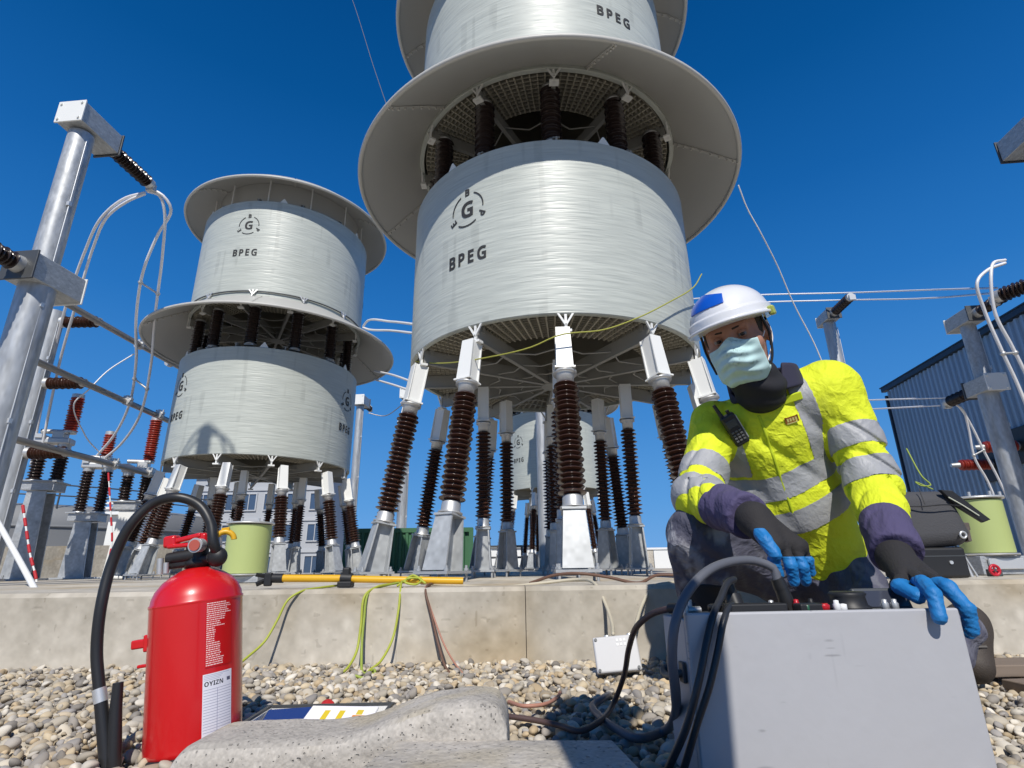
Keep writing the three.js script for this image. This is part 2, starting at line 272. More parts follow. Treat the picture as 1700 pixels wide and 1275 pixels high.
function tower(name, label, pos, dy, a0, marks, h1 = 1.335) {
  const T = thing(name, label, 'reactor', pos, 0, 'stacked drum reactors on the plinth');
  const e = h1 - 1.335, yb = 1.82 + dy, yt = 3.155 + dy + e, yu = 3.80 + dy + e, h2 = 1.465;
  const Rb = 1.385, Rt = 1.135, top = yb - .116, foot = PT + .045;
  const len = Math.hypot(Rb - Rt, top - foot), tilt = Math.atan2(Rb - Rt, top - foot);
  for (let i = 0; i < 12; i++) {
    const a = a0 + i * Math.PI / 6, L = leg(T, len, foot, tilt); L.position.set(Math.sin(a) * Rb, foot, Math.cos(a) * Rb);
    L.rotation.order = 'YXZ'; L.rotation.y = a; L.rotation.x = -tilt;
  }
  for (const a of [90, 270, 180, 0, 135, 225]) { const t = a * RAD + a0, r = .57, L = leg(T, yb - .1 - foot, foot, 0, .152, true); L.position.set(Math.sin(t) * r, foot, Math.cos(t) * r); L.rotation.y = t; }
  const d1 = drumParts(T, yb, h1, 'lower', marks.lower), d2 = drumParts(T, yu, h2, 'upper', marks.upper); d1.rotation.y = 0; 
  const pi = once('post', () => insulator(.49, .05, .078, 15, 22));
  for (let i = 0; i < 12; i++) { const a = a0 + i * Math.PI / 6, m = sub('post', T); m.position.set(Math.sin(a) * 1.0, yt + .066, Math.cos(a) * 1.0); m.rotation.y = a; part('insulator', pi, M.porcelainDark, m).position.y = .03; part('cap', once('pcap', () => merge([lathe([[.0001, 0], [.065, 0], [.06, .032], [.0001, .032]], 20), bx(.11, .012, .11, 0, 0, 0)])), M.castAlu, m); part('cap', once('pcap2', () => lathe([[.0001, .515], [.06, .515], [.06, .55], [.0001, .55]], 20)), M.castAlu, m); }
  shield(T, 'bell_shield', [[1.14, 3.80 + .04], [1.20, 3.795], [1.32, 3.72], [1.47, 3.615], [1.58, 3.535], [1.645, 3.50]], 6, .22).position.y = dy + e;
  shield(T, 'top_shield', [[.90, 5.668], [1.0, 5.668], [1.12, 5.652], [1.28, 5.575], [1.38, 5.49], [1.43, 5.44]], 6, .4).position.y = dy + e;
  part('top_cover', once('tcover', () => new THREE.CylinderGeometry(.94, .94, .014, 60).translate(0, 5.652, 0)), M.flare, T).position.y = dy + e;
  part('neck', once('neck', () => lathe([[.985, 5.20], [1.0, 5.20], [1.0, 5.664], [.985, 5.664], [.985, 5.20]], 72)), M.flare, T).position.y = dy + e;
  const st = once('strut', () => merge([rod([0, 5.24, 1.06], [0, 5.66, 1.06], .010, .010, 8)]));
  for (let i = 0; i < 12; i++) { const m = part('shield_strut', st, M.whitePaint, T); m.rotation.y = i * Math.PI / 6 + .1; m.position.y = dy + e; }
  // clamp ring with V clips round the upper drum's foot
  const cr = sub('clamp_ring', T); part('ring_bar', once('cring', () => new THREE.TorusGeometry(DR + .016, .009, 6, 120).rotateX(Math.PI / 2).translate(0, 3.90, 0)), M.darkSteel, cr).position.y = dy + e;
  const clip = once('clip', () => merge([bar([0, 3.85, 1.175], [-.05, 3.92, 1.165], .014, .014), bar([0, 3.85, 1.175], [.05, 3.92, 1.165], .014, .014), bar([0, 3.82, 1.19], [0, 3.92, 1.168], .014, .014)]));
  for (let i = 0; i < 12; i++) { const m = part('clip', clip, M.alu, cr); m.rotation.y = a0 + i * Math.PI / 6; m.position.y = dy + e; }
  return T;
}
tower('reactor_tower', 'nearest and largest white two-drum reactor tower, standing in the centre beside the worker', [.338, 0, -4.253], 0, -.022, { lower: [[-33.5, .905, .52], [86, .905, .52], [206, .905, .52]], upper: [[26.4, 1.06, .655], [146, 1.06, .655], [266, 1.06, .655]] });
tower('reactor_tower', 'white two-drum reactor tower behind the fire extinguisher, left of the largest one', [-3.399, 0, -7.393], -.204, .12, { lower: [[-38, .91, .52], [82, .905, .52], [202, .905, .52]], upper: [[-2.6, 1.08, .67], [117, 1.06, .655], [237, 1.06, .655]] });
tower('reactor_tower', 'farthest white drum reactor, glimpsed between the legs of the largest one', [.98, 0, -13.3], .18, .05, { lower: [[-48, 1.08, .66], [70, .9, .52]], upper: [[190, 1.06, .655]] }, 1.75);

// ---------- tubular steel posts with clamp heads and horizontal insulators ----------
// fittings: list of {y, dir: +1 away / -1 towards the camera, ins: length or 0}
const AX = 5 * RAD; // the yard's bus axis points away and slightly right
function post(label, [x, z], h, r, fittings, base = PT) {
  const P = thing('steel_post', label, 'post', [x, base, z], -AX, 'tubular steel posts');
  const low = fittings.find(f => !f.top), ys = low ? low.y - base : h - base, rl = low ? r * 1.28 : r * 1.03;
  part('shaft', merge([new THREE.CylinderGeometry(low ? rl : r, rl * 1.02, ys, 32).translate(0, ys / 2, 0), ...(low ? [new THREE.CylinderGeometry(r, r * 1.02, h - base - ys, 32).translate(0, (h - base + ys) / 2, 0)] : [])]), M.galv, P);
  part('base_flange', merge([new THREE.CylinderGeometry(r * 1.7, r * 1.7, .025, 24).translate(0, .013, 0), ...[...Array(8)].map((_, i) => rod([Math.sin(i * .785) * r * 1.45, .02, Math.cos(i * .785) * r * 1.45], [Math.sin(i * .785) * r * 1.45, .06, Math.cos(i * .785) * r * 1.45], .012, .012, 6))]), M.galv, P);
  for (const f of fittings) {
    const y = f.y - base, s = f.w ?? r * 1.9, head = sub(f.top ? 'head_block' : 'collar', P); head.position.y = y; head.rotation.y = f.turn ?? 0;
    const D = f.dir; // local -z is away
    const a = f.near ?? r * 1.25, b = f.far ?? r * 2.4;
    // box beam running along the bus axis, plate ends
    part('beam', merge([rb(s, s * .82, a + b, .008, 0, 0, -D * (b - a) / 2)]), M.steelPaint, head);
    part('end_plate', merge([rb(s * 1.06, s * .92, .016, .005, 0, 0, D * (a + .008)), ...[[-1, -1], [1, -1], [-1, 1], [1, 1]].map(([u, v]) => new THREE.CylinderGeometry(.013, .013, .014, 6).rotateX(Math.PI / 2).translate(u * s * .4, v * s * .33, D * (a + .022)))]), M.whitePaint, head);
    part('mount_plate', rb(s * 1.1, s * .95, .018, .005, 0, 0, -D * (b + .009)), M.darkSteel, head);
    if (f.ins) {
      const g = sub('insulator', P); g.position.y = y; g.rotation.y = f.turn ?? 0; const z0 = -D * (b + .02);
      const R = f.R ?? r * .5, L = f.ins;
      part('shed_stack', insulator(L, R * .6, R, Math.round(L / .038), 20).rotateX(-D * Math.PI / 2).translate(0, 0, z0 - D * .05), M.porcelainDark, g);
      part('base_cap', new THREE.CylinderGeometry(R * .85, R * .95, .06, 20).rotateX(Math.PI / 2).translate(0, 0, z0 - D * .028), M.castAlu, g);
      part('end_cap', merge([new THREE.CylinderGeometry(R * .8, R * .8, .06, 20).rotateX(Math.PI / 2).translate(0, 0, z0 - D * (L + .075)), bx(R * 1.2, R * 1.1, .05, 0, -R * .4, z0 - D * (L + .12))]), M.castAlu, g);
    }
  }
  // earthing strap down the shaft
  part('earth_strap', merge([rod([rl * 1.03, .05, r * .35], [r * 1.06, h - base - .1, r * .35], .006, .006, 6), ...[.3, .55, .8].map(t => bx(.03, .04, .03, mix(rl, r, t) * 1.02, (h - base) * t, r * .35))]), M.alu, P);
  return P;
}
// ---------- conductors, loops and lines ----------
const COND = [];
function conductor(name, label, pts, r, m = M.conductor, group, n = 60) { return single(name, label, name.split('_').pop(), tube(pts, r, n, 8), m, group); }
function pair(label, A, B, r, spacers, group) { // twin loop with spacer clamps: one thing
  const T = thing('twin_conductor', label, 'conductor', [0, 0, 0], 0, group);
  part('strand', tube(A, r, 80, 8), M.conductor, T); part('strand', tube(B, r, 80, 8), M.conductor, T);
  const ca = new THREE.CatmullRomCurve3(A.map(p => V(p)), false, 'centripetal'), cb = new THREE.CatmullRomCurve3(B.map(p => V(p)), false, 'centripetal');
  for (const t of spacers) { const a = ca.getPointAt(t), b = cb.getPointAt(t); part('spacer', merge([rod(a.toArray(), b.toArray(), r * .75, r * .75, 8), new THREE.SphereGeometry(r * 1.7, 8, 6).translate(...a.toArray()), new THREE.SphereGeometry(r * 1.7, 8, 6).translate(...b.toArray())]), M.castAlu, T); }
}
post('tall thick steel post at the left edge, its head block level with the upper drums', [-4.24, -4.4], 4.46, .108, [{ y: 4.60, dir: 1, ins: .50, near: .16, far: .30, w: .27, R: .078, top: 1 }, { y: 2.88, dir: -1, ins: .5, near: .30, far: .20, w: .29, R: .085 }]);
post('slimmer steel post behind the thick left one, holding three stacked tubular busbars', [-5.75, -6.3], 3.47, .105, []);
post('steel post just right of the left reactor tower, seen against the sky', [-3.93, -13.7], 4.35, .095, [{ y: 4.48, dir: 1, ins: .35, near: .17, far: .28, w: .29, R: .08, top: 1 }]);
post('steel post between the two reactor towers, its head just under the bell shield', [-2.62, -13.2], 4.35, .115, [{ y: 4.48, dir: 1, ins: .35, near: .17, far: .28, w: .29, R: .08, top: 1 }]);
post('steel post seen through the legs of the largest tower, behind its front leg', [.56, -10.4], 4.45, .11, [{ y: 4.58, dir: 1, ins: .35, near: .17, far: .28, w: .29, R: .08, top: 1 }]);
post("steel post rising behind the worker's left shoulder", [5.66, -9.0], 4.38, .10, [{ y: 4.48, dir: -1, ins: .50, near: .20, far: .22, w: .22, R: .08, top: 1 }]);
post('steel post in front of the blue corrugated building, with a mid-height clamp', [5.40, -6.0], 2.98, .078, [{ y: 3.05, dir: -1, ins: .42, near: .20, far: .18, w: .20, R: .066, top: 1 }, { y: 2.22, dir: 1, ins: .36, near: .17, far: .18, w: .22, R: .072 }]);
post('steel post at the right edge, only its head block and one insulator in the picture', [5.55, -4.6], 4.46, .12, [{ y: 4.62, dir: 1, ins: 0, near: .17, far: .40, w: .30, top: 1 }, { y: 3.02, dir: 1, ins: .45, near: .2, far: .26, w: .36, R: .085, turn: .5 }]);

post('tall post beyond the left picture edge, casting the looped shadow on the left tower', [-3.40, -1.0], 7.25, .085, [], 0);
pair('twin conductor loops on the tall post beyond the left edge of the picture',
  [[-3.78, 6.55, -1.0], [-3.72, 6.95, -1.0], [-3.56, 7.22, -1.0], [-3.40, 7.30, -1.0], [-3.24, 7.20, -1.0], [-3.12, 6.95, -1.0], [-3.06, 6.5, -1.0]],
  [[-3.74, 6.5, -1.1], [-3.66, 6.85, -1.1], [-3.52, 7.04, -1.1], [-3.36, 7.10, -1.1], [-3.16, 7.04, -1.1], [-3.02, 6.85, -1.1], [-2.95, 6.45, -1.1]], .017, [], 'twin conductor loops');

// brackets, insulators and the three stacked tube busbars on the slim left post
for (const [y, za, zb, dx, nmn] of [[3.32, -5.65, -8.3, .03, 'topmost'], [2.51, -5.42, -8.2, -.03, 'middle'], [1.66, -4.9, -8.1, .0, 'lowest']]) {
  const B = thing('tube_busbar', nmn + ' of three stacked tubular busbars running behind the left post', 'busbar', [-5.15, y, -6.3], 0, 'stacked tubular busbars');
  part('tube', rod([-dx, 0, za + 6.3], [dx * 2, 0, zb + 6.3], .038, .038, 16), M.bus, B);
  for (const z of [za + 6.5, -.75, -1.45]) part('clamp', merge([new THREE.CylinderGeometry(.056, .056, .07, 12).rotateX(Math.PI / 2).translate(0, 0, z), bx(.13, .03, .05, 0, .03, z), bx(.03, .10, .05, 0, .03, z), ...[-1, 1].map(s => new THREE.CylinderGeometry(.012, .012, .10, 6).translate(s * .05, .03, z))]), M.castAlu, B);
  part('shed_stack', insulator(.40, .042, .075, 11, 18).rotateZ(Math.PI / 2).translate(-.05, .01, 0), M.porcelain, B);
  part('insulator_cap', new THREE.CylinderGeometry(.05, .05, .06, 16).rotateZ(Math.PI / 2).translate(-.035, .01, 0), M.castAlu, B); part('insulator_cap', new THREE.CylinderGeometry(.07, .06, .05, 16).rotateZ(Math.PI / 2).translate(-.46, .01, 0), M.castAlu, B);
}

// ---------- disconnectors: stand, twin dark insulators, head, red upper insulator ----------
function disconnector(label, [x, z], o) {
  const T = thing('disconnector', label, 'disconnector', [x, PT, z], o.turn ?? .25, 'disconnectors on the left'), s = o.stand - PT;
  part('stand', merge([trap(.30, .20, s - .12, .02).translate(0, 0, .11), trap(.30, .20, s - .12, .02).translate(0, 0, -.11), bx(.02, s - .12, .2, 0, (s - .12) / 2, 0), bx(.42, .02, .36, 0, .01, 0)]), o.light ? M.whitePaint : M.galv, T);
  part('top_plate', merge([bx(.36, .10, .30, 0, s - .06, 0), bx(.42, .016, .36, 0, s - .002, 0)]), M.galv, T);
  for (const e of [-1, 1]) {
    const g = sub('insulator', T); g.position.set(e * .12, s + .02, 0);
    part('shed_stack', insulator(o.dark, .055, .085, Math.round(o.dark / .04), 18), M.porcelainDark, g);
    part('cap', new THREE.CylinderGeometry(.07, .08, .03, 16), M.castAlu, g); part('cap', new THREE.CylinderGeometry(.075, .07, .05, 16).translate(0, o.dark + .02, 0), M.castAlu, g);
  }
  const y = s + .02 + o.dark + .05;
  part('head', merge([rb(.40, .08, .17, .02, 0, y + .03, 0), rb(.14, .12, .14, .02, .05, y + .10, 0), new THREE.CylinderGeometry(.03, .03, .3, 10).rotateZ(Math.PI / 2).translate(0, y + .15, .04), bx(.08, .05, .22, -.14, y + .08, 0)]), M.castAlu, T);
  if (o.red) { const g = sub('upper_insulator', T); g.position.set(o.rx ?? .08, y + .16, 0); part('shed_stack', insulator(o.red, .06, .085, Math.round(o.red / .033), 18), M.redIns, g); part('cap', new THREE.CylinderGeometry(.07, .07, .05, 16).translate(0, o.red + .02, 0), M.castAlu, g); part('cap', new THREE.CylinderGeometry(.075, .075, .04, 16), M.castAlu, g); }
  return T;
}
disconnector('disconnector with red upper insulator nearest the left edge, beneath the busbars', [-5.86, -6.9], { stand: 1.42, dark: .42, red: .46, rx: .14 });
disconnector('middle disconnector with short red insulator, above the red and white marker cord', [-6.05, -8.0], { stand: 1.14, dark: .58, red: .34, rx: .06 });
disconnector('disconnector with red upper insulator partly hidden behind the left reactor tower', [-5.42, -7.95], { stand: 1.28, dark: .36, red: .62, rx: .10, light: 1 });

pair('twin white conductor loop hanging from the left post head down to the middle disconnector',
  [[-4.192,4.531,-5.35], [-4.094,4.517,-5.4], [-4.064,4.373,-5.5], [-4.196,3.993,-5.8], [-4.487,3.437,-6.3], [-4.756,2.896,-6.8], [-5.189,2.409,-7.4], [-5.662,2.092,-7.8], [-6.039,1.898,-8]],
  [[-4.188,4.581,-5.35], [-4.035,4.499,-5.4], [-3.989,4.389,-5.5], [-4.229,4.18,-5.7], [-4.457,3.808,-5.9], [-4.789,3.406,-6.4], [-4.964,2.984,-6.8], [-5.295,2.556,-7.3], [-5.705,2.212,-7.7], [-6.151,1.927,-8]], .017, [.30, .62], 'twin conductor loops');
pair('twin white conductor drop from the left post head to the disconnector at the left edge',
  [[-4.191,4.475,-5.3], [-4.41,4.397,-5.3], [-4.703,4.214,-5.4], [-5.057,3.945,-5.7], [-5.373,3.468,-6], [-5.731,2.925,-6.4], [-5.963,2.231,-6.7], [-6.086,1.657,-6.9]],
  [[-4.188,4.459,-5.3], [-4.362,4.364,-5.3], [-4.637,4.229,-5.4], [-4.968,4.026,-5.7], [-5.256,3.466,-6], [-5.625,2.923,-6.4], [-5.856,2.229,-6.7], [-5.984,1.617,-6.9]], .016, [.42, .72], 'twin conductor loops');
pair('twin white conductor loop at the right edge, in front of the blue building',
  [[5.073,3.225,-5], [4.879,3.151,-5], [4.726,3.002,-5], [4.808,2.746,-5.1], [4.948,2.356,-5.2], [5.098,2.002,-5.3], [5.242,1.405,-5.4]],
  [[5.084,3.26,-5], [4.964,3.234,-5], [4.886,3.068,-5], [4.908,2.711,-5.1], [5.067,2.387,-5.2], [5.231,2,-5.3], [5.38,1.463,-5.4]], .016, [.55], 'twin conductor loops');
pair('thin twin conductor drop beside the right post, in front of the wall bushings',
  [[5.462,2.205,-6.6], [5.571,2.11,-6.6], [5.662,1.888,-6.7], [5.72,1.544,-6.8], [5.885,1.259,-6.9], [6.037,0.685,-7], [6.053,0.298,-7]],
  [[5.451,2.221,-6.6], [5.537,2.149,-6.6], [5.698,1.965,-6.7], [5.861,1.618,-6.8], [6.033,1.257,-6.9], [6.191,0.754,-7], [6.179,0.331,-7]], .013, [.35], 'twin conductor loops');
pair('long horizontal twin line passing behind the helmet to the right posts',
  [[3.162,5.189,-9.6], [4.393,4.96,-9], [5.783,4.722,-8.5], [6.129,4.23,-7.5], [5.5,3.258,-5.6]],
  [[3.15,5.073,-9.6], [4.371,4.815,-9], [5.755,4.585,-8.5], [6.095,4.089,-7.5], [5.483,3.197,-5.6]], .013, []);
pair('short twin line leaving the mid-height clamp of the right post towards the worker',
  [[4.902,2.925,-9], [5.18,2.542,-7.6], [5.441,2.268,-6.6]], [[4.872,2.756,-9], [5.15,2.408,-7.6], [5.302,2.168,-6.6]], .010, []);
pair('upper short twin conductor bridging the left and the largest tower',
  [[-2.171,3.717,-7.4], [-2.086,3.756,-7.3], [-1.569,3.414,-6.6], [-1.03,2.989,-5.8]], [[-2.169,3.698,-7.4], [-2.06,3.622,-7.3], [-1.562,3.285,-6.6], [-1.025,2.876,-5.8]], .016, [], 'short twin lines between the towers');
pair('lower short twin conductor leaving the bell shield of the left tower',
  [[-1.984,3.055,-7.5], [-1.574,2.747,-6.8], [-0.967,2.193,-5.6]], [[-1.975,2.926,-7.5], [-1.567,2.614,-6.8], [-0.963,2.091,-5.6]], .014, [], 'short twin lines between the towers');
conductor('white_rope', 'thin white rope hanging from the largest bell shield down behind the worker', [[2.087,3.601,-4.2], [2.179,3.433,-4.3], [2.313,3.242,-4.4], [2.52,3.009,-4.6], [2.721,2.696,-4.8], [2.972,2.306,-5], [3.205,1.629,-5.2]], .006, M.white);
conductor('overhead_wire', 'single thin overhead wire crossing the sky above the left tower', [[-3.895,13.615,-9], [-3.304,11.922,-8.6], [-2.412,8.927,-7.6], [-1.954,7.421,-7]], .006, M.bus);
conductor('loose_wire', 'thin pale wire sagging from the middle busbar towards the left tower', [[-4.87,3.007,-6.6], [-5.07,2.751,-6.5], [-5.187,2.458,-6.4], [-5.313,2.306,-6.4], [-5.584,2.063,-7], [-6.083,2.015,-8]], .008, M.conductor);
conductor('dark_wire', 'dark sagging wire between the two slender posts right of the left tower', [[-3.569,4.016,-13.2], [-3.146,3.947,-13.2], [-2.72,4.192,-13.1]], .012, M.bus);
conductor('white_cable', 'thick white cable slanting down to the plinth at the left edge', [[-3.445,0.83,-3.6], [-3.158,0.593,-3.5], [-2.905,0.394,-3.4], [-2.592,0.217,-3.2]], .016, M.white);
conductor('earth_wire', 'green and yellow earth wire strung across the foot of the largest lower drum', [[-0.726,1.82,-3.9], [-0.474,1.67,-3.55], [-0.185,1.566,-3.2], [0.11,1.565,-3.03], [0.287,1.622,-2.98], [0.54,1.658,-3], [0.786,1.783,-3.1], [1.029,1.958,-3.25], [1.291,2.194,-3.5], [1.466,2.445,-3.75]], .0045, mat([.36, .36, .06], .6));
// red and white marker cords
function markerCord(label, pts, r, n) {
  const T = thing('marker_cord', label, 'cord', [0, 0, 0], 0, 'red and white marker cords'), c = new THREE.CatmullRomCurve3(pts.map(p => V(p)), false, 'centripetal'), mr = mat([.5, .02, .03], .6);
  for (let i = 0; i < n; i++) { const a = c.getPointAt(i / n), m = c.getPointAt((i + .5) / n), b = c.getPointAt((i + .985) / n); part('segment', tube([a, m, b].map(v => v.toArray()), r * (i % 2 ? 1 : 1.6), 6, 7), i % 2 ? M.white : mr, T); }
}
markerCord('red and white cord hanging under the disconnector at the left edge', [[-4.912,0.982,-5.6], [-4.814,0.747,-5.6], [-4.718,0.519,-5.6], [-4.602,0.296,-5.6], [-4.556,0.165,-5.6]], .009, 13);
markerCord('red and white cord hanging from the lowest busbar to the plinth', [[-4.861,1.469,-6.6], [-4.734,1.014,-6.6], [-4.646,0.673,-6.6], [-4.631,0.474,-6.6], [-4.522,0.162,-6.6]], .007, 15);

// ---------- background buildings ----------
{ // blue corrugated hall on the right, long wall along the bus axis
  const a = [9.27, -13.0], dir = [Math.sin(6.5 * RAD), -Math.cos(6.5 * RAD)];
  const B = thing('corrugated_hall', 'blue corrugated metal hall with a dark roof edge on the right', 'building', [a[0], 0, a[1]], -6.5 * RAD); // local -z away, wall at x = 0
  const H = 4.42, L = 14;
  const prof = n => { const s = new THREE.Shape(), P = []; const p = .15; for (let i = 0; i < n; i++) { const o = i * p; P.push([o, 0], [o + .07, 0], [o + .088, .036], [o + .132, .036], [o + .15, 0]); } P.push([n * p, -.03], [0, -.03]); P.forEach(([x, y], i) => i ? s.lineTo(x, y) : s.moveTo(x, y)); return s; };
  const W = .15 * 5, pg = new THREE.ExtrudeGeometry(prof(5), { depth: H - .2, bevelEnabled: false }); // shape x along wall, shape y out, depth up
  pg.rotateX(-Math.PI / 2); // shape y -> -z ; depth -> +y
  pg.rotateY(Math.PI / 2);  // x -> -z, z -> x  : outwards (-z) -> -x
  const tones = [M.blueSheet, mat([.265, .36, .465], .42, .1), mat([.235, .33, .43], .45, .1)], R = rng(3);
  for (let i = 0; i < Math.floor(L / W); i++) { const p = part('wall_panel', pg, tones[Math.floor(R() * 3)], B); p.position.set(0, .1, (i + 1) * W - .003); }
  part('core', bx(9, H - .1, L + .02, 4.535, (H - .1) / 2, L / 2), M.blueDark, B);
  part('roof_edge', merge([bx(.10, .10, L + .3, -.03, H - .03, L / 2), bx(.13, .025, L + .36, -.03, H + .035, L / 2)]), M.blueDark, B);
  part('roof', bx(9.2, .06, L + .2, 4.7, H + .02, L / 2), M.blueDark, B);
  part('base_strip', bx(.10, .12, L, -.03, .05, L / 2), M.concrete, B);
  part('corner_trim', merge([bx(.14, H - .2, .05, -.01, H / 2 - .1, -.03)]), M.blueDark, B);
  for (const [zz, y] of [[2.82, 2.03], [3.55, 2.22]]) {
    const w = thing('wall_bushing', zz < 3 ? 'red bushing on a black plate on the blue wall, left of the post' : 'red bushing on the blue wall at the right edge', 'bushing', [a[0] - dir[0] * zz, y, a[1] - dir[1] * zz], -6.5 * RAD, 'red wall bushings');
    part('plate', rb(.04, .62, .55, .01, -.075, 0, 0), M.black, w); part('shed_stack', insulator(.52, .06, .105, 12, 18).rotateZ(Math.PI / 2).translate(-.12, 0, 0), M.redIns, w);
    part('cap', new THREE.CylinderGeometry(.08, .08, .05, 16).rotateZ(Math.PI / 2).translate(-.11, 0, 0), M.castAlu, w); part('cap', new THREE.CylinderGeometry(.035, .05, .14, 14).rotateZ(Math.PI / 2).translate(-.71, 0, 0), M.castAlu, w);
  }
}
{ // green container behind the towers
  const C = thing('green_container', 'dark green corrugated container behind the legs of the towers', 'container', [-1.95, .266, -10.6]); C.rotation.y = .04;
  const w = 2.3, h = .78, p = .115, n = Math.floor(w / p), s = new THREE.Shape(); 
  const pg = (() => { const q = [[0, 0], [.04, 0], [.055, .03], [.1, .03], [.115, 0], [.115, -.02], [0, -.02]]; return new THREE.ExtrudeGeometry(new THREE.Shape(q.map(v => new THREE.Vector2(...v))), { depth: h - .14, bevelEnabled: false }).rotateX(-Math.PI / 2).scale(1, 1, -1); })();
  pg.computeVertexNormals();
  for (let i = 0; i < n; i++) part('rib_panel', pg, M.contGreen, C).position.set(-w / 2 + i * p, .07, 0);
  part('frame', merge([bx(w + .06, .08, .08, 0, h - .03, 0), bx(w + .06, .08, .08, 0, .03, 0), bx(.08, h, .08, -w / 2, h / 2 - .001, .002), bx(.08, h, .08, w / 2, h / 2 - .001, .002)]), M.contGreen, C);
  part('body', bx(w, h - .02, 1.1, 0, h / 2, -.58), M.contGreen, C);
}
{ // grey storage tank with railing at the far left
  const T = thing('storage_tank', 'low grey tank wall with a railed walkway at the far left', 'tank', [-15.6, 0, -19]);
  part('shell', lathe([[5.4, 0], [5.4, .75], [5.43, .75], [5.43, .80], [5.4, .80], [5.4, 1.5], [5.44, 1.5], [5.44, 1.56], [5.4, 1.56], [5.4, 2.0], [5.0, 2.12], [.01, 2.5]], 72), mat([.20, .205, .21], .6), T);
  for (let i = 0; i < 36; i++) { const a = i / 36 * Math.PI * 2; part('rail_post', rod([Math.sin(a) * 5.4, 2.0, Math.cos(a) * 5.4], [Math.sin(a) * 5.4, 2.62, Math.cos(a) * 5.4], .022, .022, 6), M.darkSteel, T); }
  for (const y of [2.32, 2.60]) part('rail', new THREE.TorusGeometry(5.4, .02, 6, 90).rotateX(Math.PI / 2).translate(0, y, 0), M.darkSteel, T);
}
{ // stepped concrete plinths and a pale kiosk left of the tower
  const K = thing('low_concrete_wall', 'low grey stepped concrete wall behind the disconnectors', 'wall', [-9.6, 0, -12.6]);
  [[6.4, .62, .5, 0, .31, 0], [5.0, .30, .5, .3, .77, -.3]].forEach(b => part('step', boxUV(bx(...b), .4), mat([.60, .60, .60], .9, 0, { map: M.concrete.map }), K));
  const s = thing('white_kiosk', 'small white kiosk with a flat overhanging roof at the far left', 'kiosk', [-9.1, 0, -13.6]);
  part('wall', bx(.75, 1.62, .8, 0, .81, 0), M.whitePaint, s); part('roof', merge([bx(1.0, .07, 1.1, 0, 1.66, 0), bx(.95, .05, 1.05, 0, 1.78, 0), bx(.9, .05, 1.0, 0, 1.90, 0)]), M.white, s); part('door', bx(.4, 1.2, .02, 0, .65, .411), M.steelPaint, s);
}
{ // pale office block with blue windows behind the left tower's legs
  const O = thing('office_building', 'pale grey building with dark blue windows seen under the left drum', 'building', [-8.6, 0, -19]);
  const wm = mat([.42, .435, .46], .7), gl = mat([.07, .11, .18], .12, .1), fr = mat([.46, .475, .50], .6);
  part('wall', bx(4.6, 3.4, 3, 0, 1.7, -1.5), wm, O); part('parapet', bx(4.8, .14, 3.2, 0, 3.46, -1.5), M.white, O);
  for (let f = 0; f < 3; f++) { part('floor_band', bx(4.62, .10, .04, 0, .95 + f * 1.02, .022), fr, O); for (let i = 0; i < 6; i++) { const w = sub('window', O); w.position.set(-1.95 + i * .78, .52 + f * 1.02, 0); part('pane', bx(.50, .52, .02, 0, 0, .011), gl, w); part('frame', merge([bx(.56, .04, .05, 0, .28, .026), bx(.56, .04, .05, 0, -.28, .026), bx(.04, .52, .05, -.26, 0, .026), bx(.04, .52, .05, .26, 0, .026), bx(.025, .52, .04, 0, 0, .026)]), fr, w); } }
}
{ // far boundary wall and railing behind the largest tower
  const w = thing('boundary_wall', 'pale far boundary wall behind the legs of the largest tower', 'wall', [2.5, 0, -30]);
  for (let i = 0; i < 14; i++) part('wall_panel', boxUV(bx(2.17, 1.12, .2, -14 + i * 2.2, .56, 0), .3), i % 3 ? M.concrete : M.whitePaint, w);
  part('coping', bx(31, .1, .3, .3, 1.17, 0), M.white, w);
  const f = thing('guard_railing', 'dark guard railing far behind the largest tower', 'railing', [0, .266, -15.2]);
  for (let i = 0; i < 9; i++) part('rail_post', bx(.06, .62, .06, -2 + i * .55, .31, 0), M.darkSteel, f);
  for (const y of [.32, .60]) part('rail', bx(4.6, .05, .04, .2, y, .052), M.darkSteel, f);
  const s = thing('white_shed', 'white flat shed beyond the railing between the far legs', 'shed', [.2, 0, -26]); part('wall', bx(2.4, 1.15, 2, 0, .57, 0), M.whitePaint, s); part('roof', bx(2.6, .08, 2.2, 0, 1.19, 0), M.steelPaint, s); part('door', bx(.5, .8, .02, .4, .42, 1.011), M.darkSteel, s);
}

